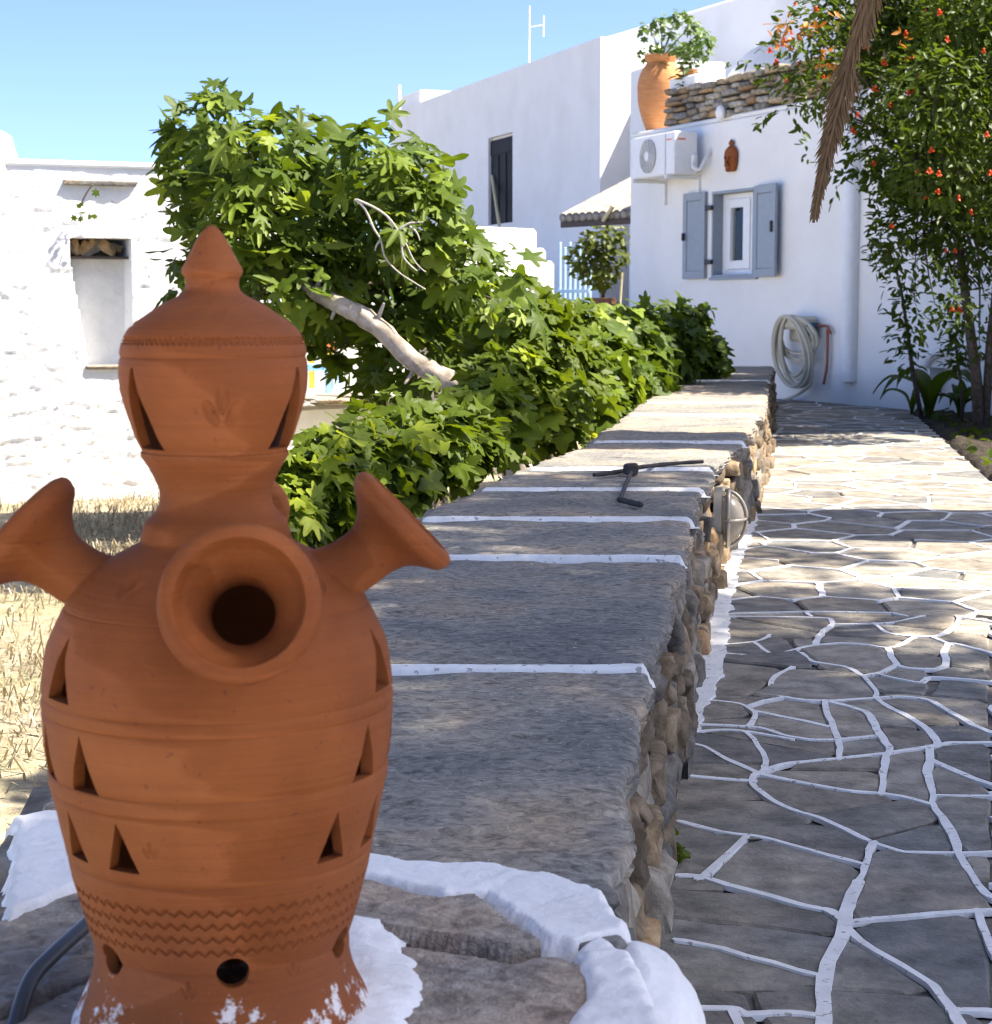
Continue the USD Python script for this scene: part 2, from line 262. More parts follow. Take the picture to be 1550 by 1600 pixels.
M_urn = look('orange_clay', [(.3, (.42, .17, .06)), (.7, (.56, .26, .1))], scale=6, rough=.75, bump=.25, bscale=10, stretch=(1, 1, 9))
M_iron = plain('rusty_iron', (.05, .042, .038), rough=.7, metallic=.3, bump=.4)
M_black = plain('black_metal', (.02, .02, .022), rough=.5)
M_hosepipe = plain('dark_hose', (.045, .047, .05), rough=.35)
M_blue = plain('blue_grey_paint', (.27, .31, .355), rough=.55)
M_lblue = plain('light_blue_paint', (.42, .6, .72), rough=.5)
M_bblue = plain('bright_blue_paint', (.18, .38, .7), rough=.5)
M_orange = plain('orange_paint', (.75, .2, .06), rough=.5)
M_yellow = plain('yellow_plastic', (.7, .6, .08), rough=.5)
M_pvc = plain('white_frame', (.78, .78, .78), rough=.35)
M_ac = plain('ac_casing', (.74, .745, .74), rough=.4)
M_grille = plain('ac_grille', (.3, .3, .3), rough=.5)
M_pipe = plain('white_pipe', (.72, .74, .76), rough=.45)
M_shut = plain('dark_door_paint', (.016, .017, .019), rough=.6, spec=.1)
M_hose = plain('cream_hose', (.5, .465, .37), rough=.5)
M_copper = plain('copper_red_pipe', (.3, .1, .07), rough=.5)
M_teal = plain('teal_plastic', (.05, .12, .16), rough=.5)
M_barrel = plain('brown_barrel', (.11, .05, .03), rough=.5)
M_tile = look('roof_tile', [(.3, (.2, .175, .15)), (.7, (.42, .385, .33))], scale=8, bump=.4, bscale=30)
M_wood = plain('dark_wood', (.07, .05, .04), rough=.7)
M_cane = plain('cane', (.6, .52, .3), rough=.6)
M_bronze = plain('lamp_metal', (.33, .3, .25), rough=.45, metallic=.6)
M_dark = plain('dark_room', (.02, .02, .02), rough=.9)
def glass(name, rough=.02, tint=(.8, .82, .82), ior=1.3):
    return usdkit.material(stage, f'/World/Looks/{name}', {'t': ('transparent_bsdf', {'color': tint}), 'g': ('glossy_bsdf', {'roughness': rough, 'color': (.95, .95, .95)}), 'f': ('fresnel', {'IOR': ior}), 'x': ('mix_closure', {})},
                           [('f.fac', 'x.fac'), ('t.BSDF', 'x.closure1'), ('g.BSDF', 'x.closure2')], surface='x.closure')
M_glass = glass('window_glass')
M_lampglass = usdkit.material(stage, '/World/Looks/frosted_glass', {'p': ('principled_bsdf', {'roughness': .3, 'transmission_weight': .5, 'base_color': (.4, .35, .28)})}, [], surface='p.BSDF')

# ------------------------------------------------------------------ large structure: ground, terraces
WT = .38            # top of the low wall
GZ = -.30           # garden level left of the wall
edge_px = [(965, 1400), (985, 1200), (1008, 1050), (1055, 900), (1090, 780), (1117, 725), (1165, 688), (1190, 640), (1203, 588), (1208, 572)]
EP = np.array([onz(x, y, WT)[:2] for x, y in edge_px]); EP = np.vstack([[EP[0][0] - .06, 1.05], EP]); EP = EP[np.argsort(EP[:, 1])]
lp = np.array([onz(x, y, WT)[:2] for x, y in [(680, 790), (800, 740), (920, 690), (1030, 610), (1110, 575)]])
LP = np.vstack([[-.42, 1.05], [-.50, 1.8], [-.56, 2.1], [-.60, 2.4], [-.52, 3.4], lp]); LP = LP[np.argsort(LP[:, 1])]
def XR(d): return np.interp(d, EP[:, 1], EP[:, 0]) + np.maximum(0, d - EP[-1, 1]) * .15
def XL(d): return np.interp(d, LP[:, 1], LP[:, 0])
DEND = float(EP[-1, 1])
def FX(d): return XR(d) - .012            # face of the wall on the path side

gr = 60; gxs = np.concatenate([[-900, -300, -80, -30, -15], np.linspace(-9, 3, 61), [15, 40, 120, 400, 900]]); gys = np.concatenate([[-60, -20], np.linspace(-2, 22, 97), [35, 60, 140, 400, 1500]])
gx, gy = np.meshgrid(gxs, gys, indexing='ij'); gzv = GZ + .06 * (fbm(np.stack([gx, gy, 0 * gx], -1) * .9, 4, 2) - .5) * (np.abs(gx) < 12)
gzv = np.where(gx > XL(np.clip(gy, 1.1, 19)) + .1, GZ - .08, gzv)
a = (np.arange(len(gxs) - 1)[:, None] * len(gys) + np.arange(len(gys) - 1)[None]).ravel(); n_ = len(gys)
struct('ground', T(np.stack([gx.ravel(), gy.ravel(), gzv.ravel()], 1), np.vstack([np.stack([a, a + n_, a + n_ + 1], 1), np.stack([a, a + n_ + 1, a + 1], 1)])), M_ground, True)

H1, H2 = onz(1210, 622, 0), onz(1420, 640, 0)
HU = H2 - H1
_h = Fr(H1, HU); s983 = _h.px(983, 500)[0]; HF = Fr(_h.pt(s983, 0), HU)      # main house wall frame, s = 0 at its left corner
# path block: bed of mortar under the flagstones
PR = [onz(1550, 752, 0)[:2], onz(1420, 640, 0)[:2]]
def XP(d): return PR[0][0] + (d - PR[0][1]) * (PR[1][0] - PR[0][0]) / (PR[1][1] - PR[0][1])
ds = np.linspace(1.0, 20.6, 60)
path_poly = Polygon([(FX(d) - .03, d) for d in ds] + [(XP(d), d) for d in ds[::-1]])
hcut = Polygon([tuple(HF.pt(-9, 0, 9)[:2]), tuple(HF.pt(30, 0, 9)[:2]), tuple(HF.pt(30, 0, .0)[:2]), tuple(HF.pt(-9, 0, .0)[:2])]).union(sbox(-5, -5, 12, 16))
path_poly = path_poly.intersection(hcut)
def extr(poly, z0, z1): 
    gs = getattr(poly, 'geoms', [poly]); ms = []
    for g in gs:
        if g.area < 1e-7: continue
        m = trimesh.creation.extrude_polygon(g, z1 - z0, engine='earcut'); m.apply_translation((0, 0, z0)); ms.append(m)
    return cat_(ms)
PATH = struct('path', extr(path_poly, -.6, -.010), M_mortar)
bed_poly = Polygon([(XP(1.0) + .004, 1.0)] + [(XP(d) + .004, d) for d in ds] + [(9.5, 20.6), (9.5, 1.0)]).intersection(hcut)
bx0, by0, bx1, by1 = bed_poly.bounds
bm = mound(bed_poly, -.02, .03, .1, .07, 11, rough=.05, edge=0, fine=.03, drop=.3)
struct('soil_bed', bm, M_soil, True)
M_court = look('pale_court_paving', [(.3, (.46, .43, .37)), (.7, (.62, .58, .52))], scale=3, bump=.3)
struct('courtyard', extr(unary_union([sbox(-9, -14, 16, .99), sbox(9.6, .99, 16, 20)]), -.7, -.03), M_court)

# ------------------------------------------------------------------ path flagstones
rng = np.random.default_rng(5)
ZL = [[(600,240),(725,230),(780,205)], [(725,230),(800,280),(870,305)],
 [(610,270),(690,275),(800,298),(870,310),(800,350),(785,380),(800,410),(850,425),(970,435),(1060,430),(1150,425),(1220,420),(1330,432),(1390,465),(1480,515),(1560,548)],
 [(805,290),(850,262),(950,240),(1040,235),(1110,240),(1190,250),(1280,212)], [(890,268),(920,295),(1050,320),(1110,355),(1150,400),(1150,425),(1200,460),(1260,490),(1320,530),(1355,570),(1355,595)],
 [(1190,252),(1220,310),(1250,320),(1340,325),(1390,310),(1385,260),(1410,235),(1480,250),(1560,272)], [(1220,310),(1150,340),(1100,347)], [(1150,340),(1300,370),(1340,352),(1560,370)],
 [(1140,165),(1180,195),(1270,210),(1340,212),(1430,165),(1430,140),(1350,132),(1270,150),(1180,165),(1000,170),(990,150),(630,142)], [(1000,170),(950,210),(940,242)], [(1340,212),(1410,240)], [(1430,140),(1490,150),(1560,160)],
 [(560,432),(650,440),(700,455),(730,475),(708,525)], [(700,455),(760,435),(830,422)], [(728,470),(850,495),(985,524)], [(510,515),(640,520),(730,525),(860,560),(960,570),(1165,555)],
 [(510,545),(620,535),(690,540),(730,575),(765,630),(755,680),(728,692)], [(700,540),(860,568)], [(480,578),(560,595),(630,635),(735,684)], [(970,432),(985,490),(1005,530),(1020,580),(1015,638)],
 [(970,435),(1060,455),(1120,480),(1160,545),(1195,600),(1185,620),(1165,758)], [(755,682),(860,650),(1010,635),(1190,615),(1355,590),(1430,580),(1560,580)], [(470,690),(560,700),(725,712)],
 [(732,688),(720,720),(760,760),(830,800),(950,840),(1040,880),(1130,925),(1200,945),(1270,960),(1440,962),(1560,958)], [(735,685),(900,720),(1080,750),(1165,755),(1250,770),(1348,796)],
 [(1330,592),(1335,640),(1325,680),(1345,760),(1345,795),(1385,850),(1420,920),(1440,970),(1480,1040),(1520,1095),(1560,1120)], [(1335,638),(1450,690),(1560,728)], [(1340,762),(1560,765)],
 [(470,852),(620,890),(740,905),(860,935),(1000,975),(1105,1001)], [(705,900),(660,945),(600,1000),(560,1040),(530,1052)], [(470,1040),(540,1045),(640,1075),(760,1105),(880,1140),(1000,1165),(1045,1210)],
 [(1138,925),(1120,980),(1090,1060),(1060,1120),(1045,1180),(1050,1220),(1010,1290),(975,1350),(965,1400),(970,1470),(962,1570)], [(1048,1202),(1200,1185),(1400,1170),(1560,1160)],
 [(1045,1220),(1100,1270),(1200,1330),(1300,1390),(1370,1450),(1420,1520),(1450,1600)], [(450,1262),(600,1290),(700,1320),(830,1355),(965,1390)], [(1498,1160),(1530,1240),(1560,1320)],
 [(440,1500),(650,1500),(700,1520),(850,1515),(970,1532)], [(650,1500),(680,1570)], [(1405,1508),(1560,1510)]]
def z2w(p): q = onz(850 + p[0] / 2.2143, 900 + p[1] / 2.2143, 0); return (q[0], q[1])
traced, EXT = [], .02
for l in ZL:
    p = spline([z2w(q) for q in l], max(3, 5 * len(l)) if len(l) > 2 else 8)
    e0, e1 = p[0] - p[1], p[-1] - p[-2]
    p = np.vstack([p[0] + e0 / np.linalg.norm(e0) * EXT, p, p[-1] + e1 / np.linalg.norm(e1) * EXT])
    traced.append(LineString(p))
YS = z2w((600, 142))[1]                      # beyond this depth the joints are scattered, not traced
va, vb = np.array(z2w((1552, 60))), np.array(z2w((1552, 1640))); vm = va + (va - vb) * 3; vn = vb + (vb - va) * 3
leftv = Polygon([vm, vn, (-6, vn[1]), (-6, vm[1])])
near_reg = path_poly.intersection(sbox(-5, 2.2, 9, YS + .01)).intersection(leftv)
if near_reg.geom_type != 'Polygon': near_reg = max(near_reg.geoms, key=lambda q: q.area)
far_reg = path_poly.difference(near_reg.buffer(.001)).intersection(sbox(-5, 2.2, 9, 30))
seeds = []
for k in range(9000):
    x, y = rng.uniform(.2, 5), rng.uniform(2.2, 20.8); sz = .19 + .006 * (y - 6)
    if all((x - a_) ** 2 + ((y - b_) / 1.25) ** 2 > (sz * c_) ** 2 for a_, b_, c_ in seeds): seeds.append((x, y, rng.uniform(.8, 1.35)))
sd_ = np.array(seeds)[:, :2]
vor = Voronoi(np.vstack([sd_ * [1, 1 / 1.25], [[-50, 0], [50, 0], [0, -80], [0, 80]]]))
cells_far, vedges = [], []
for i in range(len(sd_)):
    reg = vor.regions[vor.point_region[i]]
    if -1 in reg or not reg: continue
    g = Polygon(vor.vertices[reg] * [1, 1.25]).intersection(far_reg)
    cells_far += [q for q in getattr(g, 'geoms', [g]) if q.geom_type == 'Polygon' and q.area > .004]
for (p_, q_) in vor.ridge_vertices:
    if p_ >= 0 and q_ >= 0:
        l = LineString(vor.vertices[[p_, q_]] * [1, 1.25]).intersection(far_reg)
        if l.is_empty: continue
        vedges += [q for q in getattr(l, 'geoms', [l]) if q.geom_type == 'LineString' and q.length > .03]
# beyond the traced lines, at the near right corner outside the frame
cells_near = list(polygonize(unary_union(traced + [near_reg.exterior])))
cells_near = [c for c in cells_near if near_reg.contains(c.representative_point()) and c.area > .0008]
seams, cells2 = [], []
def split(c, depth=0):
    if c.area > (.045 if c.centroid.y > 3.4 else .14) and depth < 4 and c.area < 2:
        mr = c.minimum_rotated_rectangle; q = np.array(mr.exterior.coords)[:4]; e = [q[1] - q[0], q[2] - q[1]]
        L_ = e[0] if np.linalg.norm(e[0]) > np.linalg.norm(e[1]) else e[1]; L_ = L_ / np.linalg.norm(L_); W_ = np.array([-L_[1], L_[0]])
        o = np.array(c.centroid.coords[0]) + L_ * rng.normal(0, .03); W_ = W_ + L_ * rng.normal(0, .25)
        l = LineString([o + W_ * t + L_ * .02 * math.sin(9 * t + depth) for t in np.linspace(-1.5, 1.5, 14)])
        from shapely.ops import split as ssplit
        for g in ssplit(c, l).geoms: split(g, depth + 1)
    else: cells2.append(c)
for c in cells_near: split(c)
def ragged(g, amp, seed, step=.03):
    if g.is_empty: return g
    outs = []
    for q in getattr(g, 'geoms', [g]):
        c = shapely.segmentize(q, step); rings = []
        for rg in [c.exterior, *c.interiors]:
            p = np.array(rg.coords)[:-1]; p3 = np.c_[p, np.zeros(len(p))]
            d_ = np.stack([fbm(p3 * 22, 3, seed), fbm(p3 * 22 + 31, 3, seed)], 1) - .5
            rings.append(p + d_ * 2 * amp)
        w_ = shapely.make_valid(Polygon(rings[0]))
        for h_ in rings[1:]: w_ = w_.difference(shapely.make_valid(Polygon(h_)))
        outs += [z_ for z_ in getattr(w_, 'geoms', [w_]) if z_.geom_type in ('Polygon', 'MultiPolygon')]
    return unary_union(outs)
def flag(c, k):
    near = c.centroid.y < 4.5
    g = c.buffer(-.0045 if near else -.007, join_style=1)
    if g.is_empty: return None
    if g.geom_type != 'Polygon': g = max(g.geoms, key=lambda q: q.area)
    g = g.buffer(-.012).buffer(.012).simplify(.004 if near else .008)
    if g.is_empty: return None
    if g.geom_type != 'Polygon': g = max(g.geoms, key=lambda q: q.area)
    if near and g.area > .01:
        g = ragged(g, .008, k, .05)
        if g.geom_type != 'Polygon': g = max(g.geoms, key=lambda q: q.area)
    top = g.buffer(-.006, join_style=2)
    if top.is_empty or top.geom_type != 'Polygon' or g.area < .0012: return None
    body = extr(Polygon(g.exterior), -.03, -.005); hi = rng.uniform(-.001, .0035); tilt = rng.normal(0, .004, 2); cc = np.array(top.centroid.coords[0])
    # bevel ring: hull-free, resample both rings to the same count
    m = max(10, min(26, int(g.exterior.length / .05))); t = np.linspace(0, 1, m, endpoint=False)
    r0 = np.array([g.exterior.interpolate(x, normalized=True).coords[0] for x in t])
    ctr = np.array(g.centroid.coords[0]); dd = r0 - ctr; ln = np.linalg.norm(dd, axis=1, keepdims=True)
    r1 = ctr + dd * np.maximum(.5, 1 - .008 / ln)
    ccw = g.exterior.is_ccw
    z1 = hi + (r1 - cc) @ tilt
    v = np.vstack([np.c_[r0, np.full(m, -.03)], np.c_[r0, z1 - .005], np.c_[r1, z1]])
    f = []
    for i in range(m):
        j = (i + 1) % m
        for o in (0, m): f += [[o + i, o + j, o + m + j], [o + i, o + m + j, o + m + i]]
    tri = np.array([[0, i, i + 1] for i in range(1, m - 1)])
    if Polygon(r1).is_valid:
        tv, tf = trimesh.creation.triangulate_polygon(Polygon(r1), engine='earcut')
        if len(tv): tri = np.argmin(((np.asarray(tv)[:, None] - r1[None]) ** 2).sum(2), 1)[tf]
    f = np.array(f)
    if not ccw: f = f[:, ::-1]
    A = r1[tri]; e1_, e2_ = A[:, 1] - A[:, 0], A[:, 2] - A[:, 0]; ar = e1_[:, 0] * e2_[:, 1] - e1_[:, 1] * e2_[:, 0]; tri = np.where((ar < 0)[:, None], tri[:, ::-1], tri)
    return T(v, np.vstack([f, tri + 2 * m]))
nstone, far_flags = 0, []
for k, c in enumerate(sorted(cells2 + cells_far, key=lambda c: c.centroid.y)):
    m = flag(c, k)
    if m is None: continue
    if nstone < 298: part(PATH, 'flagstone', m, M_flags2[rng.integers(3)] if rng.random() < .3 else M_flags[rng.integers(6)]); nstone += 1
    else: far_flags.append(m)
if far_flags: part(PATH, 'far_flagstones', cat_(far_flags), M_flags[0], kind='stuff')
# whitewash over the joints: ribbons that lie on the stones' edges
rib = []
for l in traced:
    cc_ = np.array(l.coords)[1:-1]; l = LineString(cc_)
    p = np.array(shapely.segmentize(l, .05).coords); w0 = rng.uniform(.0058, .0085)
    ws = w0 * (.75 + .6 * noise(np.c_[p * 4, np.zeros(len(p))], 9))
    rib += [LineString(p[i:i + 2]).buffer(float(ws[i]), quad_segs=3) for i in range(len(p) - 1)]
rib = unary_union(rib).intersection(path_poly.intersection(sbox(-5, 2.2, 9, YS + .02)))
big = LineString([z2w(q) for q in [(1090,1060),(1060,1120),(1045,1180),(1030,1250),(990,1330),(968,1400),(970,1470),(965,1560)]]).buffer(.0115)
rib = unary_union([rib, big])
farw = []
for l in vedges:
    if rng.random() < .82: farw.append(l.buffer(float(rng.uniform(.005, .012)), quad_segs=3))
strip = Polygon([(FX(d) - .02, d) for d in np.linspace(3.9, 9.5, 30)] + [(FX(d) + (.03 + .085 * min(1, (d - 3.9) / 1.2) * min(1, (9.6 - d) / 2)), d) for d in np.linspace(9.5, 3.9, 30)])
strip = ragged(strip.buffer(.001), .02, 5)
white = unary_union([ragged(rib, .0045, 3), ragged(unary_union(farw), .008, 4)]).intersection(path_poly)
part(PATH, 'white_joint_paint', extr(white.simplify(.0015), -.006, .0036), M_paint, label='white painted joint lines between the flagstones')
part(PATH, 'white_edge_strip', extr(strip, -.004, .008), M_paint, label='white painted strip along the foot of the wall')

# ------------------------------------------------------------------ the low stone wall
WALL = thing('low_stone_wall', 'low rubble garden wall with grey slab top running beside the flagstone path', 'stone wall', (0, 2, 0))
dd = np.linspace(1.02, DEND, 50)
part(WALL, 'wall_core', extr(Polygon([(XL(d) + .05, d) for d in dd] + [(FX(d) - .05, d) for d in dd[::-1]]), GZ - .3, WT - .055), M_core)
bnd = [onz(1000, y, WT)[1] for y in (1048, 872, 811, 765, 733, 713, 691, 667, 649, 630, 607, 595, 583)] + [DEND]
slabs = [(onz(700, 1330, WT)[1], bnd[0])] + list(zip(bnd[:-1], bnd[1:]))
def slab(Lf, Rf, n0, n1, f0, f1, nu, nv, thick, seed, rg_):
    """Lf(v), Rf(v): x of the two ends; the depth runs from n0..n1 (near edge, left..right) to f0..f1 (far edge)."""
    U, V = np.meshgrid(np.linspace(0, 1, nu), np.linspace(0, 1, nv), indexing='ij'); Dn = n0 + (n1 - n0) * U; Df = f0 + (f1 - f0) * U; D = Dn + (Df - Dn) * V
    X = Lf(D) + (Rf(D) - Lf(D)) * U
    eu = np.minimum(U, 1 - U) * (Rf(D) - Lf(D)); ev = np.minimum(V, 1 - V) * np.abs(Df - Dn)
    rag = lambda a, b, c: .02 * (fbm(np.stack([a * 5, b * 5, 0 * a + c], -1), 2, seed) - .5) + .016 * (fbm(np.stack([a * 17, b * 17, 0 * a + c], -1), 3, seed + 3) - .5)
    wu = np.exp(-eu / .014); X = X + rag(D, X * 0, 3.1) * 2 * wu * np.where(U > .5, 1, -1); wv = np.exp(-ev / .014); D = D + rag(X, D * 0, 7.7) * 1.0 * wv
    p3 = np.stack([X, D, 0 * X], -1); e = np.minimum(eu, ev)
    Z = WT + .012 * (fbm(p3 * 3.2, 3, seed + 9) - .5) + .006 * (fbm(p3 * [12, 20, 1], 4, seed + 5) - .5) - .003 * np.exp(-e / .008) - .007 * np.exp(-e / .03) * fbm(p3 * 12, 3, seed + 7)
    step = np.clip((fbm(p3 * [3, 7, 1] + 40, 3, seed + 11) - .56) * 30, 0, 1); Z = Z - .004 * step           # flaked layers
    v = np.stack([X, D, Z], -1).reshape(-1, 3); idx = np.arange(nu * nv).reshape(nu, nv); q = np.stack([idx[:-1, :-1], idx[1:, :-1], idx[1:, 1:], idx[:-1, 1:]], -1).reshape(-1, 4)
    ring = np.concatenate([idx[:-1, 0], idx[-1, :-1], idx[:0:-1, -1], idx[0, :0:-1]]); rv = v[ring]; tg = np.roll(rv, -1, 0) - np.roll(rv, 1, 0); no = np.stack([tg[:, 1], -tg[:, 0], 0 * tg[:, 0]], 1); no /= np.linalg.norm(no, axis=1, keepdims=True) + 1e-9
    V_, F_, last, m = [v], [q[:, [0, 1, 2]], q[:, [0, 2, 3]]], ring, len(ring); base = len(v)
    for r_, fz in enumerate((.22, .45, .5, .78, 1.0)):
        off = (.004, -.007, .005, -.004, -.012)[r_] + .012 * (fbm(rv * [14, 14, 1] + r_ * 5, 2, seed + 20 + r_) - .5)
        w = rv + no * off[:, None]; w[:, 2] = rv[:, 2] - thick * fz - .003 * (fbm(rv * 9 + r_, 2, seed) - .5); cur = np.arange(base, base + m); base += m; V_.append(w)
        a, b, c, d = last, np.roll(last, -1), np.roll(cur, -1), cur; F_ += [np.stack([a, d, c], 1), np.stack([a, c, b], 1)]; last = cur
    return T(np.vstack(V_), np.vstack(F_))
for k, (d0, d1) in enumerate(slabs):
    gap = .009; ro = rng.normal(0, .012, 2); lo = rng.normal(0, .02, 2); sk_ = rng.normal(0, .012)
    n0, n1, f0, f1 = d0 + gap - sk_, d0 + gap + sk_, d1 - gap - sk_, d1 - gap + sk_
    if k == 0: n0, n1, f0, f1 = onz(5, 1268, WT)[1], onz(958, 1388, WT)[1], d1 - gap, d1 - gap
    Rf = lambda D, a=d0, b=d1, r=ro: XR(D) + np.interp(D, [a, b], r); Lf = lambda D, a=d0, b=d1, r=lo: XL(D) + np.interp(D, [a, b], r)
    sp = .009 if d0 < 3 else .013 if d0 < 5 else .02 if d0 < 9 else .03
    nu, nv = int(.82 / sp), max(14, int((d1 - d0) / sp))
    part(WALL, 'coping_slab', slab(Lf, Rf, n0, n1, f0, f1, nu, nv, .045 + rng.uniform(-.006, .008), 40 + 31 * k, rng), M_slabs[k % 4], 24)
jw = [.019, .007, .008, .007, .0055, .0, .006, .0, .012, .009, .0, .008, .0]
for k, d in enumerate(bnd[:-1]):
    w = jw[k]
    if not w: continue
    xs = np.linspace(XL(d) + .03, XR(d) - rng.uniform(-.004, .012), 40)
    ya = d + .012 * (noise(np.c_[xs * 5, np.full(40, k), np.zeros(40)], 2) - .5); wv = w * (.55 + .9 * noise(np.c_[xs * 7, np.full(40, k + .5), np.zeros(40)], 4)) + .003
    poly = Polygon(np.vstack([np.c_[xs, ya - wv], np.c_[xs, ya + wv][::-1]])).buffer(.001)
    part(WALL, 'joint_paint', mound(poly, WT - .004, .0125, .008, .006 if d < 5 else .012, 80 + k, rough=.002, edge=.003, escale=50), M_paint, True)
# near end: smaller stones set in thick whitewash
def wp(pts, z=WT): return Polygon([tuple(onz(x, y, z)[:2]) for x, y in pts]).buffer(0)
near = wp([(560, 1368), (620, 1385), (690, 1402), (745, 1395), (780, 1425), (850, 1470), (800, 1482), (720, 1466), (640, 1455), (560, 1438), (430, 1420), (430, 1350)])
part(WALL, 'bedding_stone', mound(near, WT - .03, .031, .004, .004, 21, rough=.0035, edge=.004), M_slab_brown, True)
part(WALL, 'bedding_stone', mound(wp([(885, 1476), (910, 1458), (980, 1448), (992, 1470), (960, 1482)]), WT - .03, .03, .012, .004, 22, edge=.004), M_slab, True)
part(WALL, 'bedding_stone', mound(wp([(555, 1450), (640, 1468), (720, 1480), (800, 1496), (860, 1484), (925, 1500), (915, 1600), (880, 1700), (300, 1700), (300, 1480)]), WT - .04, .036, .005, .0045, 23, rough=.0035, edge=.004), M_slab_brown, True)
part(WALL, 'bedding_stone', mound(wp([(-120, 1470), (-10, 1432), (60, 1405), (130, 1378), (300, 1400), (260, 1500), (60, 1545), (-100, 1600)]), WT - .035, .033, .006, .0045, 24, rough=.006, edge=.005), M_slab_brown, True)
part(WALL, 'bedding_stone', mound(wp([(-120, 1625), (20, 1575), (120, 1530), (260, 1510), (300, 1720), (-120, 1720)]), WT - .05, .043, .006, .0045, 25, rough=.006, edge=.005), M_slab_brown, True)
part(WALL, 'bedding_stone', extr(wp([(-200, 1400), (990, 1400), (1030, 1560), (1060, 1900), (-200, 1900)]), WT - .12, WT - .034), M_mortar)
part(WALL, 'whitewash_patch', mound(wp([(22, 1280), (60, 1272), (115, 1268), (350, 1302), (575, 1334), (640, 1345), (760, 1352), (880, 1370), (945, 1392), (972, 1440), (975, 1455), (900, 1474), (868, 1470), (800, 1432), (762, 1394), (690, 1400), (600, 1378), (540, 1365), (350, 1350), (180, 1365), (110, 1388), (50, 1412), (8, 1446), (15, 1370)]), WT - .006, .010, .008, .004, 31, rough=.0035, edge=.009), M_wash, True)
part(WALL, 'whitewash_patch', mound(wp([(520, 1425), (600, 1436), (632, 1480), (655, 1530), (640, 1590), (636, 1680), (440, 1690), (440, 1560), (500, 1500)]), WT - .004, .014, .05, .0035, 32, rough=.004, edge=.011), M_wash, True)
part(WALL, 'whitewash_patch', mound(wp([(170, 1525), (205, 1520), (260, 1560), (300, 1700), (100, 1700), (118, 1620), (140, 1565)]), WT - .006, .017, .04, .0035, 33, rough=.004, edge=.01), M_wash, True)
part(WALL, 'whitewash_patch', mound(wp([(893, 1482), (935, 1464), (985, 1490), (1016, 1535), (1036, 1590), (1046, 1700), (888, 1700), (884, 1600), (912, 1535)]), WT - .012, .017, .016, .0035, 34, rough=.005, edge=.01), M_wash, True)
lump = trimesh.creation.icosphere(subdivisions=5); lv = lump.vertices.copy(); lv *= np.array([.07, .19, .08]) * (1 + .2 * (fbm(lv * 2.1, 2, 4)[:, None] - .5) + .035 * (fbm(lv * 9, 4, 8)[:, None] - .5))
lc = onz(975, 1620, WT - .09)
part(WALL, 'whitewash_lump', T(lv + [lc[0] + .012, lc[1] - .03, WT - .088], lump.faces), M_wash, True)
# rubble face
extra, nst = [], 0
zb = -.02
d = 1.2
courses = [(-.03, .06), (.06, .135), (.135, .20), (.20, .265), (.265, .335)]
items = []
for (z0, z1) in courses:
    d = 1.15 + rng.uniform(0, .1)
    while d < DEND - .02:
        L_ = rng.uniform(.08, .25) * (1 if d < 9 else 1.4); h = (z1 - z0) * rng.uniform(.85, 1.25)
        items.append((d + L_ / 2, (z0 + z1) / 2 + rng.normal(0, .006), L_, h)); d += L_ * .98
items.sort(key=lambda i: i[0])
for (d, z, L_, h) in items:
    tx = XR(d + .1) - XR(d - .1); t = np.array([tx, .2, 0]); t /= np.linalg.norm(t); nrm = np.array([t[1], -t[0], 0])
    m = stone((L_ * 1.06, .11, h * 1.12), rng, sub=2 if d < 4.5 else 1, rough=.3, power=.42)
    a_ = rng.normal(0, .12); Rt = np.array([[math.cos(a_), 0, -math.sin(a_)], [0, 1, 0], [math.sin(a_), 0, math.cos(a_)]])
    m = place(m, basis(t, nrm, np.array([0, 0, 1.0])) @ Rt, np.array([FX(d) - .05 + rng.normal(0, .014) + .055 * (.3 - z) / .3, d, z]))
    if nst < 295: part(WALL, 'stone', m, M_rubs[rng.choice(3, p=[.5, .43, .07])][rng.integers(3)], True); nst += 1
    else: extra.append(m)
part(WALL, 'far_stones', cat_(extra), M_rub[0], True, kind='stuff')
# left face: a few big rough stones
le = []
for d in np.arange(1.3, 6.5, .21):
    for z in (-.2, -.02, .16, .29): le.append(place(stone((.14, .24, .17), rng, sub=1), None, (XL(d) + .04, d + rng.normal(0, .03), z)))
part(WALL, 'garden_side_stones', cat_(le), M_rub[1], True, kind='stuff')

# ------------------------------------------------------------------ terracotta pot
PC = onz(350, 1578, WT); D0 = PC[1]; AX = PC[0]
def zy(y): return ony(350, y, D0)[2]
pxm = D0 / F
prof_b = [(1640, 246), (1600, 246), (1575, 240), (1550, 228), (1530, 217), (1512, 209), (1495, 205), (1478, 203), (1462, 203), (1456, 201), (1450, 205), (1430, 212), (1400, 221), (1375, 228), (1350, 235), (1325, 240), (1320, 238), (1315, 242), (1300, 245), (1275, 251),
          (1250, 256), (1222, 263), (1216, 261), (1211, 266), (1200, 267), (1193, 268), (1188, 265), (1182, 268), (1150, 273), (1110, 275), (1100, 276), (1095, 273), (1090, 276), (1080, 276), (1073, 273), (1068, 275), (1050, 274), (1020, 270), (1000, 266), (973, 254), (945, 240), (941, 236), (937, 236), (923, 226), (900, 205), (880, 182), (865, 158), (853, 134), (846, 121), (842, 118), (836, 117),
          (820, 113), (813, 110), (806, 101), (798, 95), (788, 89), (775, 87), (762, 88), (743, 96), (728, 104), (717, 111), (711, 115), (705, 115)]
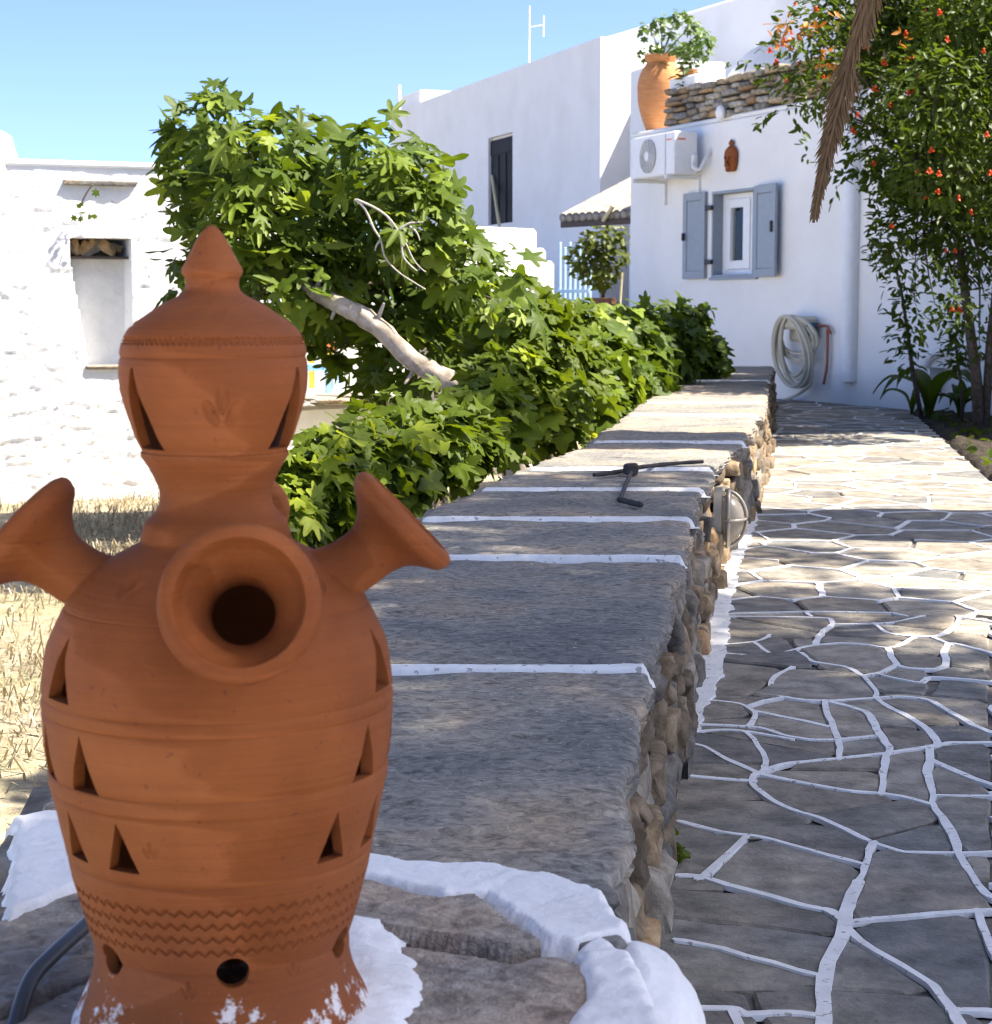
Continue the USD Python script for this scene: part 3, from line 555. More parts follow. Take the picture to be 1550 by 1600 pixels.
prof_l = [(706, 112), (700, 114), (690, 119), (679, 124), (660, 130), (643, 135.5), (625, 141), (607, 145), (585, 146.5), (571, 146), (561, 145), (557, 142.5), (553, 144.5), (546, 144), (530, 140), (517, 133), (512, 129), (508, 123), (504, 121), (490, 100), (480, 86), (472, 72), (464, 56), (458, 47), (453, 43), (447, 41), (440, 41), (433, 42.5), (430, 45.5), (425, 47.5), (418, 46), (410, 41), (400, 36), (388, 30), (376, 24), (367, 18), (360, 13), (355, 8), (352, 3)]
def prof(p, off=0): return [(max(h * pxm + off, .001), zy(y)) for y, h in p]
zs_b = np.array([zy(y) for y, h in prof_b]); rs_b = np.array([h * pxm for y, h in prof_b])
zs_l = np.array([zy(y) for y, h in prof_l]); rs_l = np.array([h * pxm for y, h in prof_l])
def rad_b(z): return np.interp(z, zs_b, rs_b)
def rad_l(z): return np.interp(z, zs_l, rs_l)
def dense(pr, step=.004):
    out = [pr[0]]
    for a_, b_ in zip(pr[:-1], pr[1:]):
        n = max(1, int(abs(b_[1] - a_[1]) / step)); out += [tuple(np.array(a_) + (np.array(b_) - np.array(a_)) * (i + 1) / n) for i in range(n)]
    return out
C3 = np.array([AX, D0, 0])
def azd(az): return np.array([math.sin(az), -math.cos(az), 0.0])
SEG = 220
outer = to_m(lathe(dense(prof(prof_b)), SEG, C3)); inner = to_m(lathe([(r - .011, z) for r, z in prof(prof_b)[::2]], 96, C3))
# open the top and the floor of the hollow
from scipy.interpolate import PchipInterpolator, CubicSpline
def sweep(path, rad, up, seg):
    """A tube whose radius follows rad (t, r) along a bent path in the plane of up."""
    t = np.gradient(path, axis=0); t /= np.linalg.norm(t, axis=1, keepdims=True); b = np.cross(t[0], up); b /= np.linalg.norm(b); a = np.cross(b, t)
    an = np.arange(seg) * 2 * np.pi / seg
    v = path[:, None] + rad[:, None, None] * (np.cos(an)[None, :, None] * a[:, None] + np.sin(an)[None, :, None] * b)
    n = len(path); ii, jj = np.meshgrid(np.arange(n - 1), np.arange(seg), indexing='ij')
    q = np.stack([ii * seg + jj, ii * seg + (jj + 1) % seg, (ii + 1) * seg + (jj + 1) % seg, (ii + 1) * seg + jj], -1).reshape(-1, 4); v = v.reshape(-1, 3); m = len(v)
    f = np.vstack([q[:, [0, 1, 2]], q[:, [0, 2, 3]], [[m, (c + 1) % seg, c] for c in range(seg)], [[m + 1, (n - 1) * seg + c, (n - 1) * seg + (c + 1) % seg] for c in range(seg)]])
    tm = T(np.vstack([v, path[0], path[-1]]), f)
    if tm.volume < 0: tm.invert()
    return to_m(tm)
def spout(rc, az, el, k, bend=.62):
    ax = azd(az) * math.cos(el) + np.array([0, 0, math.sin(el)]); e2 = el * (1 - bend); ax2 = azd(az) * math.cos(e2) + np.array([0, 0, math.sin(e2)])
    L = .17 * k; tt = np.linspace(0, 1, 60)                      # from the rim inwards the axis bends towards the horizontal
    ang = el + (e2 - el) * np.clip((tt - .12) / .5, 0, 1) ** 1.0; dirs = azd(az)[None] * np.cos(ang)[:, None] + np.array([0, 0, 1.0])[None] * np.sin(ang)[:, None]
    path = rc - np.cumsum(dirs * (L / 60), 0); path = path[::-1]; arc = np.linspace(-L, 0, 60) / k
    po = np.array([(-.17, .062), (-.145, .050), (-.12, .040), (-.095, .0325), (-.07, .0272), (-.05, .0248), (-.035, .0248), (-.024, .0272), (-.015, .033), (-.008, .042), (-.003, .0495), (0, .0525)])
    pi = np.array([(-.17, .046), (-.12, .030), (-.08, .0228), (-.05, .022), (-.03, .0235), (-.018, .028), (-.008, .0345), (0, .0405)])
    ext = np.array([.003, .0065, .0095, .0115, .0122]); er = np.array([.0545, .0545, .0525, .049, .0455])
    P_ = np.vstack([path, rc + ax * 1e-5 + ax[None] * (ext * k)[:, None]]); ro = np.concatenate([PchipInterpolator(po[:, 0], po[:, 1])(arc), er]) * k
    exi = np.array([.004, .008, .0118, .016, .024]); eri = np.array([.042, .0428, .0438, .0455, .05])
    Pi = np.vstack([path, rc + ax[None] * (exi * k)[:, None]]); ri = np.concatenate([PchipInterpolator(pi[:, 0], pi[:, 1])(arc), eri]) * k
    up = np.array([0, 0, 1.0])
    return sweep(P_, ro, up, 80), sweep(Pi, ri, up, 80)
azf = math.radians(5)
sp_ = [spout(ony(624, 818, D0 + .005), math.radians(96), math.radians(44), 1.0), spout(ony(42, 836, D0 + .005), math.radians(-92), math.radians(41), 1.08), spout(ony(375, 945, D0 - .172), azf, math.radians(17), 1.14, .3), spout(np.array([AX - .01, D0 + .16, zy(830)]), math.radians(182), math.radians(42), 1.0)]
body = outer
for o_, i_ in sp_: body = body + o_
hollow = inner + to_m(place(trimesh.creation.cylinder(radius=.036, height=.12, sections=64), None, C3 + [0, 0, zs_b[-1]]))
cut = hollow
for o_, i_ in sp_: cut = cut + i_
body = body - cut
def wedge(az, yc0, yc1, halfw, rfun, lean=0):
    """Triangular cut-out: apex at pixel height yc0, base at yc1, half width in metres."""
    za, zb_ = zy(yc0), zy(yc1); dr = azd(az); tan = np.array([math.cos(az), math.sin(az), 0])
    pts = []
    for rr in (rfun((za + zb_) / 2) - .035, rfun((za + zb_) / 2) + .03):
        w = halfw * (1.0 if rr > .1 else .9)
        for (a_, z) in ((lean, za), (-w, zb_), (w, zb_)): pts.append(C3 + dr * rr + tan * a_ + [0, 0, z])
    return m3.Manifold.hull_points(np.array(pts))
cuts = []; azs = azf; azf = azf + math.radians(6.5)
for sgn in (-1, 1):
    g0 = azf + sgn * math.radians(64)
    cuts += [wedge(g0, 968, 1062, .019, rad_b)]
    for k in (-.5, .5): cuts.append(wedge(g0 + math.radians(k * 25), 1102, 1188, .0165, rad_b))
    for k in (-1, 0, 1): cuts.append(wedge(g0 + math.radians(k * 25), 1224, 1300, .0155, rad_b))
for sgn in (-1, 1):
    g0 = azf + math.pi + sgn * math.radians(50); cuts += [wedge(g0, 968, 1062, .019, rad_b), wedge(g0, 1102, 1188, .0165, rad_b), wedge(g0, 1224, 1300, .0155, rad_b)]
for k in range(6):
    az = azf + math.radians(60 * k + 1); z = zy(1452); dr = azd(az)
    c = trimesh.creation.cylinder(radius=.0135, height=.08, sections=40); x = np.cross(dr, [0, 0, 1.0]); R = basis(x, np.cross(dr, x), dr)
    cuts.append(to_m(place(c, R, C3 + dr * .105 + [0, 0, z])))
def zigzag(yc, amp, n, rfun, depth, w, phase=0.0):
    pts = []
    for i in range(2 * n + 1):
        az = 2 * math.pi * (i + phase) / (2 * n); z = zy(yc) + (amp if i % 2 else -amp)
        r = rfun(z) + w - depth; pts.append(C3 + azd(az) * r + [0, 0, z])
    s6 = trimesh.creation.icosphere(subdivisions=0).vertices * w
    return [m3.Manifold.hull_points(np.vstack([s6 + a_, s6 + b_])) for a_, b_ in zip(pts[:-1], pts[1:])]
zz = []
for yc in (1356, 1377, 1398, 1419): zz += zigzag(yc, .0024, 68, rad_b, .002, .0018, rng.random())
cuts += [m3.Manifold.batch_boolean(zz, m3.OpType.Add)]
def leafcut(az, y, rfun, sz, tilts=(-.45, 0, .45), out=.0):
    res = []
    for t_ in tilts:
        e = trimesh.creation.icosphere(subdivisions=2); v = e.vertices * np.array([.0045, .0025, .0115]) * sz
        c_, s_ = math.cos(t_), math.sin(t_); v = v @ np.array([[c_, 0, -s_], [0, 1, 0], [s_, 0, c_]]) + [t_ * .018 * sz, 0, (.006 if t_ == 0 else -.004) * sz]
        z = zy(y); r = rfun(z); dr = azd(az); slope = (rfun(z + .004) - rfun(z - .004)) / .008
        up = np.array([0, 0, 1.0]) + dr * slope; up /= np.linalg.norm(up); tan = np.array([math.cos(az), math.sin(az), 0]); nn = np.cross(tan, up)
        res.append(to_m(T(v @ np.stack([tan, -nn, up]) + C3 + dr * (r + out) + [0, 0, z], e.faces)))
    return res
for a_ in (-44, 44): cuts += leafcut(azf + math.radians(a_), 893, rad_b, .95)
cuts += leafcut(azf + math.radians(-27), 1262, rad_b, .5) + leafcut(azf + math.radians(-18), 1478, rad_b, .5) + leafcut(azf + math.radians(28), 1462, rad_b, .5)
body = body - m3.Manifold.batch_boolean(cuts, m3.OpType.Add)
lid_o = to_m(lathe(dense(prof(prof_l)), SEG, C3)); lid_i = to_m(lathe([(r - .009, z) for r, z in prof(prof_l)[:20:2]] , 96, C3))
lid_i = lid_i + to_m(place(trimesh.creation.cylinder(radius=.05, height=.05, sections=64), None, C3 + [0, 0, zs_l[0]]))
lc_ = []
for a_ in (-57, 60, 150, -150): 
    az = azf + math.radians(a_ - 3); dr = azd(az); tan = np.array([math.cos(az), math.sin(az), 0]); pts = []
    for rr in (.03, .10):
        for (q_, y_) in ((-.002, 572), (.002, 572), (-.0175, 697), (.0175, 697), (.012, 640), (-.012, 640)): pts.append(C3 + dr * rr + tan * q_ + [0, 0, zy(y_)])
    lc_.append(m3.Manifold.hull_points(np.array(pts)))
lz = zigzag(531, .0024, 46, rad_l, .0019, .0018) + zigzag(531, .0024, 46, rad_l, .0019, .0018, 1.0)
lc_ += [m3.Manifold.batch_boolean(lz, m3.OpType.Add)] + leafcut(azf + math.radians(2), 629, rad_l, 1.25)
lid = lid_o - lid_i - m3.Manifold.batch_boolean(lc_, m3.OpType.Add)
POT = thing('terracotta_pot', 'large terracotta chimney pot with three trumpet spouts and triangular cut-outs, standing on the wall', 'pot', (AX, D0, WT))
part(POT, 'body', from_m(body), M_terra, 38)
part(POT, 'lid', from_m(lid), M_terra, 38)
# dark hose beside the pot
hp_ = spline([onz(175, 1445, WT) + [0, 0, .03], onz(140, 1475, WT) + [0, 0, .022], onz(85, 1520, WT) + [0, 0, .018], onz(45, 1555, WT) + [0, 0, .01], onz(15, 1605, WT) + [0, 0, -.02]], 30)
obj('black_hose', tube(hp_, .0075, 14), M_hosepipe, True, 'short dark rubber hose end curving over the wall beside the large pot', 'hose')

# iron tool on the wall top
def bar(p, r, n=10): return tube(spline(p, 16), r * (1 + .25 * (noise(np.c_[np.arange(16) * .9, np.zeros((16, 2))], 4) - .5)), n)
IT = thing('iron_tool', 'rusty iron bar tool with hooked leg lying on the wall slabs', 'iron tool', onz(985, 745, WT))
z3 = np.array([0, 0, .014])
part(IT, 'bar', bar([onz(928, 748, WT) + z3, onz(960, 744, WT) + z3, onz(990, 738, WT) + z3], .0085), M_iron, True)
part(IT, 'bar', bar([onz(990, 738, WT) + z3, onz(1030, 732, WT) + z3, onz(1098, 727, WT) + z3], .0078), M_iron, True)
part(IT, 'hub', place(stone((.055, .06, .045), rng, sub=2, rough=.15), None, onz(986, 744, WT) + [0, 0, .025]), M_iron, True)
part(IT, 'leg', bar([onz(986, 748, WT) + z3 * 1.6, onz(978, 766, WT) + z3 * 1.4, onz(968, 789, WT) + z3], .0078), M_iron, True)
part(IT, 'foot', bar([onz(967, 787, WT) + z3, onz(985, 792, WT) + z3, onz(1002, 796, WT) + z3], .0095), M_iron, True)
# bulkhead lamp on the wall's path side
lc0 = onz(1160, 812, .19); dl = 7.15
lc0 = np.array([FX(dl) + .02, dl, 0.19]); tL = np.array([XR(dl + .1) - XR(dl - .1), .2, 0]); tL /= np.linalg.norm(tL); nL = np.array([tL[1], -tL[0], 0])
LM = thing('bulkhead_lamp', 'oval caged bulkhead lamp with frosted glass on the path side of the low wall', 'lamp', lc0)
RL = basis(nL, tL, np.array([0, 0, 1.0]))
g_ = trimesh.creation.icosphere(subdivisions=3); gv = g_.vertices * [.065, .066, .09]
part(LM, 'glass', place(T(gv, g_.faces), RL, lc0 + nL * .05), M_lampglass, True)
part(LM, 'back_plate', place(T(trimesh.creation.cylinder(radius=1, height=1, sections=32).vertices @ np.array([[0, 0, .12], [0, .09, 0], [.03, 0, 0]]), trimesh.creation.cylinder(radius=1, height=1, sections=32).faces), RL, lc0 + nL * .015), M_bronze, 30)
th = np.linspace(0, 2 * np.pi, 40)
part(LM, 'ring', tube([lc0 + nL * .055 + tL * .08 * math.cos(a_) + np.array([0, 0, .108 * math.sin(a_)]) for a_ in th], .009, 8), M_bronze, True)
part(LM, 'cage_bar', tube([lc0 + nL * (.04 + .083 * math.sin(a_)) + np.array([0, 0, .108 * math.cos(a_)]) for a_ in np.linspace(0, np.pi, 20)], .007, 8), M_bronze, True)
part(LM, 'cage_bar', tube([lc0 + nL * (.045 + .075 * math.sin(a_)) + tL * .08 * math.cos(a_) for a_ in np.linspace(0, np.pi, 20)], .006, 8), M_bronze, True)

# ------------------------------------------------------------------ main house
def hs(px, py, o=0): return HF.px(px, py, o)
zroof = hs(1000, 212)[1]
s_r = hs(1280, 168)[1]
HH = thing('white_house', 'single storey whitewashed house with blue-grey shutters at the end of the path', 'house', HF.pt(0, 0, -2))
Lh = 13.0
w0s, w0z = hs(1112, 434); w1s, w1z = hs(1184, 292)
win = (w0s, w1s + .02, w0z, w1z)
hb = to_m(HF.box(0, Lh, -.4, zroof, -6, 0, .02)) - to_m(HF.box(.35, Lh - .35, .1, zroof - .3, -5.6, -.35, .001)) - to_m(HF.box(win[0], win[1], win[2], win[3], -.5, .2, .001))
nch = hs(1452, 612); nch1 = hs(1500, 556)
hb = hb - to_m(HF.box(nch[0], nch1[0] + .1, nch[1], nch1[1] - .12, -.16, .2, .002))
part(HH, 'wall', from_m(hb), M_wall, 30)
part(HH, 'roof_edge', HF.box(.0, Lh, zroof + .002, zroof + .05, -5.9, -.012, .015), M_wall)
# arched hood over the small niche
arc = [HF.pt(nch[0] + (nch1[0] + .1 - nch[0]) * (.5 - .56 * math.cos(a_)), nch1[1] - .12 + .16 * math.sin(a_), .02) for a_ in np.linspace(0, np.pi, 16)]
part(HH, 'niche_hood', tube(arc, .05, 8), M_wall, True)
WN = part(HH, 'window', cat_([HF.box(win[0], win[0] + .03, win[2], win[3], -.3, .012), HF.box(win[1] - .03, win[1], win[2], win[3], -.3, .012), HF.box(win[0] + .03, win[1] - .03, win[3] - .03, win[3], -.3, .012), HF.box(win[0] + .03, win[1] - .03, win[2], win[2] + .03, -.3, .012)]), M_blue)
a0, a1, b0, b1 = win[0] + .032, win[1] - .032, win[2] + .032, win[3] - .032
def rect_frame(fr, s0, s1, z0, z1, o0, o1, w):
    return cat_([fr.box(s0, s0 + w, z0, z1, o0, o1), fr.box(s1 - w, s1, z0, z1, o0, o1), fr.box(s0 + w, s1 - w, z1 - w, z1, o0, o1), fr.box(s0 + w, s1 - w, z0, z0 + w, o0, o1)])
fs0, fs1 = a0, hs(1177, 400, -.12)[0]; ss0, ss1 = hs(1135, 400, -.11)[0], hs(1171, 400, -.11)[0]; ps0, ps1 = hs(1143, 400, -.13)[0], hs(1163, 400, -.13)[0]
part(WN, 'frame', cat_([HF.box(fs0, ss0 - .002, b0, b1, -.2, -.12), HF.box(ss1 + .002, fs1, b0, b1, -.2, -.12), HF.box(ss0, ss1, b1 - .06, b1, -.2, -.12), HF.box(ss0, ss1, b0, b0 + .06, -.2, -.12)]), M_pvc)
part(WN, 'sash', cat_([HF.box(ss0, ps0, b0 + .062, b1 - .062, -.185, -.105), HF.box(ps1, ss1, b0 + .062, b1 - .062, -.185, -.105), HF.box(ps0, ps1, b1 - .16, b1 - .062, -.185, -.105), HF.box(ps0, ps1, b0 + .062, b0 + .16, -.185, -.105)]), M_pvc)
part(WN, 'pane', HF.box(ps0, ps1, b0 + .16, b1 - .16, -.15, -.142, .001), M_glass)
part(WN, 'side_panel', HF.box(fs1 + .002, a1, b0, b1, -.2, -.1), M_blue)
part(WN, 'sill', HF.box(win[0] - .02, win[1] + .02, win[2] - .03, win[2] + .001, -.05, .03), M_blue)
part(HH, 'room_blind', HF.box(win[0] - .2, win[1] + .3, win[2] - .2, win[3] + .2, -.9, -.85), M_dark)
def shutter(s0, s1, ang, hinge_right):
    """One leaf hinged at the window's side, opened against the wall."""
    w, h = s1 - s0, win[3] - win[2] + .02
    fr = cat_([place(cbox(.085, .035, h), None, (-w / 2 + .0425, 0, 0)), place(cbox(.085, .035, h), None, (w / 2 - .0425, 0, 0))] + [place(cbox(w - .17, .035, .09), None, (0, 0, z)) for z in (h / 2 - .045, -h / 2 + .045)])
    pn = cbox(w - .168, .018, h - .178, .008)
    c_, s_ = math.cos(ang), math.sin(ang); R = np.array([[c_, -s_, 0], [s_, c_, 0], [0, 0, 1]])
    hx = w / 2 if hinge_right else -w / 2
    res = []
    for m in (fr, pn):
        m = m.copy(); m.apply_translation((-hx, 0, 0)); m = place(m, R); m.apply_translation((s1 if hinge_right else s0, .03, (win[2] + win[3]) / 2)); res.append(HF.put(m, 0, 0, .0))
    return res
sl0, sl1 = hs(1065, 400, .07)[0], hs(1097, 400, .07)[0]; sr0, sr1 = hs(1182, 400)[0], hs(1223, 400)[0]
shl = shutter(sl0, sl1, -.03, True); shr = shutter(sr0, sr1, .10, False)
p1 = part(HH, 'shutter', shl[0], M_blue, label='left blue-grey shutter, folded back at a slight angle'); part(p1, 'panel', shl[1], M_blue)
p2 = part(HH, 'shutter', shr[0], M_blue, label='right blue-grey shutter lying against the wall'); part(p2, 'panel', shr[1], M_blue)
zc = (win[2] + win[3]) / 2
part(p1, 'handle', HF.box(sl0 + .04, sl0 + .075, zc - .05, zc + .04, .07, .1), M_black); part(p2, 'handle', HF.box(sr1 - .09, sr1 - .055, zc - .02, zc + .1, .09, .12), M_black)
for z in (win[2] + .18, win[3] - .18): part(HH, 'hinge', HF.box(win[0] - .1, win[0] + .05, z - .025, z + .025, .012, .05), M_black)
# drainpipe moulded on the wall
ps, pz = hs(1331, 596); pt_ = hs(1345, 200)
part(HH, 'drainpipe', tube([HF.pt(ps, pz, .03), HF.pt(ps, (pz + zroof) / 2, .03), HF.pt(ps, zroof - .02, .03)], .135 / 1.4, 18), M_pipe, True)
os_, oz = hs(1322, 590)
part(HH, 'outlet', tube([HF.pt(os_, oz, -.01), HF.pt(os_, oz, .03)], .045, 16), M_black, 40)
part(HH, 'cable', tube(spline([HF.pt(*hs(1270, 500), .02), HF.pt(*hs(1300, 520), .02)], 4), .004, 6), M_pvc, True)
# stone parapet on the roof
PW = thing('roof_stone_wall', 'dry stone parapet of tan and grey stones on the house roof', 'stone wall', HF.pt(.8, zroof, -.3))
pa0 = hs(1034, 200)[0]; ptop = hs(1034, 141)[1]; pend = Lh
part(PW, 'wall_core', HF.box(pa0 + .04, pend, zroof + .0, ptop - .03, -.42, -.10), M_core)
z = zroof + .052; ns = 0; ex = []
while z < ptop - .01:
    h = rng.uniform(.045, .085); s = pa0 + rng.uniform(-.03, .06)
    while s < pend:
        L_ = rng.uniform(.14, .42); zz_ = z + h / 2 + rng.normal(0, .012)
        m = HF.put(stone((L_ * 1.0, .2, h * rng.uniform(.85, 1.1)), rng, rough=.2, power=.5), s + L_ / 2, zz_, -.10 + rng.normal(0, .015))
        if s < 5.2: part(PW, 'stone', m, M_rubl[rng.choice(3, p=[.42, .42, .16])][rng.integers(3)], True)
        else: ex.append(m)
        s += L_ * .97
    z += h
part(PW, 'far_stones', cat_(ex), M_rub[0], True, kind='stuff')
fl = hs(1127, 176, .05)
FLD = thing('white_floodlight', 'small white floodlight on a stalk in front of the roof stone wall', 'light', HF.pt(fl[0], zroof, .05))
g_ = trimesh.creation.icosphere(subdivisions=3)
part(FLD, 'head', HF.put(T(g_.vertices * [.075, .05, .085], g_.faces), fl[0], fl[1], .06), M_pvc, True)
part(FLD, 'stalk', tube([HF.pt(fl[0] - .02, zroof - .02, .03), HF.pt(fl[0] - .02, fl[1], .05)], .014, 8), M_pvc, True)
# air conditioner
c0 = hs(987, 275, .42); c1 = hs(1052, 208, .42)
acw = .82; ac_s0 = .14; ac_z0 = hs(1052, 272, .42)[1]; ac_z1 = hs(1052, 204, .42)[1]; ac_s1 = hs(1052, 240, .42)[0]; ac_s0 = hs(986, 240, .42)[0]
AC = thing('air_conditioner', 'white outdoor air conditioner unit bracketed to the upper left corner of the house', 'air conditioner', HF.pt(ac_s0, ac_z0, .1))
part(AC, 'casing', HF.box(ac_s0, ac_s1, ac_z0, ac_z1, .10, .42, .018), M_ac)
fcs = ac_s0 + (ac_s1 - ac_s0) * .42; fcz = (ac_z0 + ac_z1) / 2; fr_ = (ac_z1 - ac_z0) * .40
R3 = basis(HF.u, HF.k, HF.n)
part(AC, 'fan_recess', place(trimesh.creation.cylinder(radius=fr_, height=.012, sections=48), R3, HF.pt(fcs, fcz, .424)), M_grille, 30)
part(AC, 'side_seam', HF.box(ac_s0 + (ac_s1 - ac_s0) * .82, ac_s0 + (ac_s1 - ac_s0) * .83, ac_z0 + .01, ac_z1 - .01, .421, .424, .001), M_grille)
rings = [tube([HF.pt(fcs + r_ * math.cos(a_), fcz + r_ * math.sin(a_), .436) for a_ in np.linspace(0, 2 * np.pi, 36)], .004, 5) for r_ in np.linspace(.04, fr_, 8)]
spk = [tube([HF.pt(fcs + .03 * math.cos(a_), fcz + .03 * math.sin(a_), .437), HF.pt(fcs + fr_ * math.cos(a_), fcz + fr_ * math.sin(a_), .437)], .003, 4) for a_ in np.linspace(0, 2 * np.pi, 13)[:-1]]
part(AC, 'fan_grille', cat_(rings + spk), M_ac, True)
part(AC, 'fan_hub', place(trimesh.creation.cylinder(radius=.055, height=.02, sections=24), R3, HF.pt(fcs, fcz, .437)), M_ac, 30)
for s in (ac_s0 + .12, ac_s1 - .12): part(AC, 'bracket', cat_([HF.box(s - .02, s + .02, ac_z0 - .045, ac_z0 - .003, -.0, .46), HF.box(s - .02, s + .02, ac_z0 - .3, ac_z0 - .046, -.0, .035)]), M_ac)
part(AC, 'valve_cover', HF.box(ac_s1 + .001, ac_s1 + .05, ac_z0 + .06, ac_z0 + .24, .12, .2, .02), M_ac)
part(AC, 'pipe', tube(spline([HF.pt(ac_s1 + .05, ac_z0 + .12, .2), HF.pt(ac_s1 + .12, ac_z0 + .05, .15), HF.pt(ac_s1 + .14, ac_z0 + .2, .06), HF.pt(ac_s1 + .12, ac_z0 + .3, -.02)], 20), .022, 8), M_ac, True)
part(AC, 'badge', HF.box(ac_s0 + (ac_s1 - ac_s0) * .84, ac_s0 + (ac_s1 - ac_s0) * .96, ac_z1 - .1, ac_z1 - .085, .419, .423, .001), M_orange)
part(AC, 'badge', HF.box(ac_s1 - .001, ac_s1 + .002, ac_z1 - .1, ac_z1 - .08, .26, .36, .0005), M_orange)
# ceramic wall ornament
os2, oz2 = hs(1146, 242)
ppf = [(a_ * .95, z_ * .72) for a_, z_ in [(.0, -.26), (.085, -.26), (.115, -.2), (.135, -.1), (.14, -.02), (.13, .05), (.1, .1), (.05, .135), (.035, .15), (.05, .165), (.055, .185), (.035, .21), (.02, .23), (.0, .245)]]
om = lathe(spline(ppf, 50), 40); om = T(om.vertices * [1, .38, 1], om.faces)
ORN = thing('ceramic_ornament', 'small terracotta jar-shaped ornament hanging on the house wall above the window', 'ornament', HF.pt(os2, oz2, 0))
part(ORN, 'plaque', HF.put(om, os2, oz2, .03), M_terra, True)
part(ORN, 'relief', HF.put(cat_([tube([(.05 * math.cos(a_), .055, -.01 + .05 * math.sin(a_)) for a_ in np.linspace(3.4, 6.0, 12)], .012, 6), tube([(-.05, .05, -.12), (0, .057, -.07), (.04, .052, -.13)], .012, 6), tube([(-.03, .05, -.17), (.04, .05, -.16)], .01, 6)]), os2, oz2, .03), M_terra, True)
# hose hanging on a holder, tap
hx, hz = hs(1243, 512, .14)
HR = thing('garden_hose', 'cream garden hose coiled over a wall holder beside the tap', 'garden hose', HF.pt(hx, hz, .1))
part(HR, 'holder', HF.put(cat_([place(cbox(.52, .2, .14, .03), None, (0, 0, .05)), place(cbox(.46, .06, .26, .03), None, (0, -.06, -.02))]), hx, hz, .12), M_hose)
part(HR, 'reel_side', HF.put(cbox(.03, .14, .14, .01), hx + .29, hz - .01, .12), M_teal)
for k in range(9):
    w_, h_ = rng.uniform(.24, .42), rng.uniform(.27, .4) if k > 2 else rng.uniform(.17, .25); cxo = rng.normal(0, .03); th = np.linspace(0, 2 * np.pi, 50)
    zt = .12
    pts = [HF.pt(hx + cxo + w_ * math.cos(a_) * (1 - .12 * math.sin(a_)), hz + zt - h_ + h_ * math.sin(a_), .14 + .06 * math.sin(a_) + .015 * k * .5) for a_ in th]
    part(HR, 'hose_loop', tube(pts, .019, 8, cap=False), M_hose, True)
part(HR, 'hose_end', tube(spline([HF.pt(hx + .34, hz - .3, .15), HF.pt(hx + .3, hz - .55, .12), HF.pt(hx + .1, hz - .68, .12), HF.pt(hx - .3, hz - .78, .1)], 24), .018, 8), M_hose, True)
TP = thing('wall_tap', 'reddish tap pipe on the house wall with a hanging hose end', 'tap', HF.pt(*hs(1275, 515), 0))
tp = lambda x, y, o=.05: HF.pt(*hs(x, y, o), o)
part(TP, 'pipe', tube(spline([tp(1271, 527), tp(1276, 510), tp(1290, 509), tp(1298, 522)], 14), .014, 8), M_copper, True)
part(TP, 'valve', place(stone((.06, .06, .07), rng, sub=2), None, tp(1272, 524)), M_iron, True)
part(TP, 'valve', place(stone((.05, .05, .05), rng, sub=2), None, tp(1277, 508)), M_copper, True)
part(TP, 'hanging_hose', tube(spline([tp(1293, 514), tp(1293, 545), tp(1292, 570), tp(1287, 600)], 14), .016, 8), M_copper, True)

# urn on the roof corner
def pot_with(name, label, cat, c, prof, mat, seg=40, group=None):
    t = thing(name, label, cat, c, group); p = np.array(spline(prof, 60)); part(t, 'jar', lathe(p, seg, c), mat, True); return t
us = hs(1032, 206, -.38)[0]; uc = HF.pt(us, zroof + .05, -.38)
sc = 1.0
urn_p = [(.15, 0), (.17, .02), (.24, .2), (.29, .42), (.295, .58), (.26, .74), (.2, .84), (.175, .88), (.185, .9), (.21, .93), (.21, .96), (.19, .97), (.16, .95), (.14, .88), (.14, .8)]
URN = pot_with('clay_urn', 'tall orange clay urn at the corner of the house roof with a leafy plant', 'urn', uc, urn_p, M_urn, 48)
part(URN, 'soil', place(trimesh.creation.cylinder(radius=.16, height=.04, sections=24), None, uc + [0, 0, .88]), M_soil)
sp2 = hs(1083, 128, -.3); c2 = HF.pt(sp2[0], ptop + .14, -.25)
blk = obj('white_plinth', HF.box(sp2[0] - .3, sp2[0] + .35, ptop - .2, ptop + .14, -.5, -.13, .02), M_wall, False, 'small white plinth on the roof stone wall carrying a clay pot', 'plinth')
SP = pot_with('clay_bowl', 'low orange clay pot with a small green plant on the white plinth', 'plant pot', c2, [(.05, 0), (.07, .02), (.09, .06), (.1, .085), (.09, .09), (.075, .07)], M_urn, 32)

# ------------------------------------------------------------------ other buildings
def hbox(fr, s0, s1, z0, z1, o0, o1): return fr.box(s0, s1, z0, z1, o0, o1, .03)
Bc = ony(939, 57, 36.0); Bz = Bc[2]; Bl = ony(610, 176, 50.0)
BF = Fr(Bc, np.array(Bl) - np.array(Bc))
dir2 = np.array([1, .95]); dir2 = dir2 / np.linalg.norm(dir2)
B0, B1, B2 = Bc[:2], Bl[:2], Bc[:2] + dir2 * 9
bp = Polygon([B0, B1, B1 + dir2 * 9, B2])
BH = thing('two_storey_house', 'tall white house behind the fig tree with a dark upper door', 'house', (B0[0], B0[1], 0))
dr0, dr1 = BF.px(763, 352), BF.px(801, 206)
bb = to_m(extr(bp, -.5, Bz)) - to_m(BF.box(min(dr0[0], dr1[0]), max(dr0[0], dr1[0]), dr0[1], dr1[1], -.1, .3, .001))
part(BH, 'wall', from_m(bb), M_wall)
ds0, ds1 = min(dr0[0], dr1[0]), max(dr0[0], dr1[0])
DR = part(BH, 'door', BF.box(ds0 + .12, ds1 - .01, dr0[1], dr1[1] - .06, -.099, -.06), M_shut)
part(DR, 'top_rail', BF.box(ds0 + .12, ds1 - .01, dr1[1] - .38, dr1[1] - .08, -.059, -.045), M_shut)
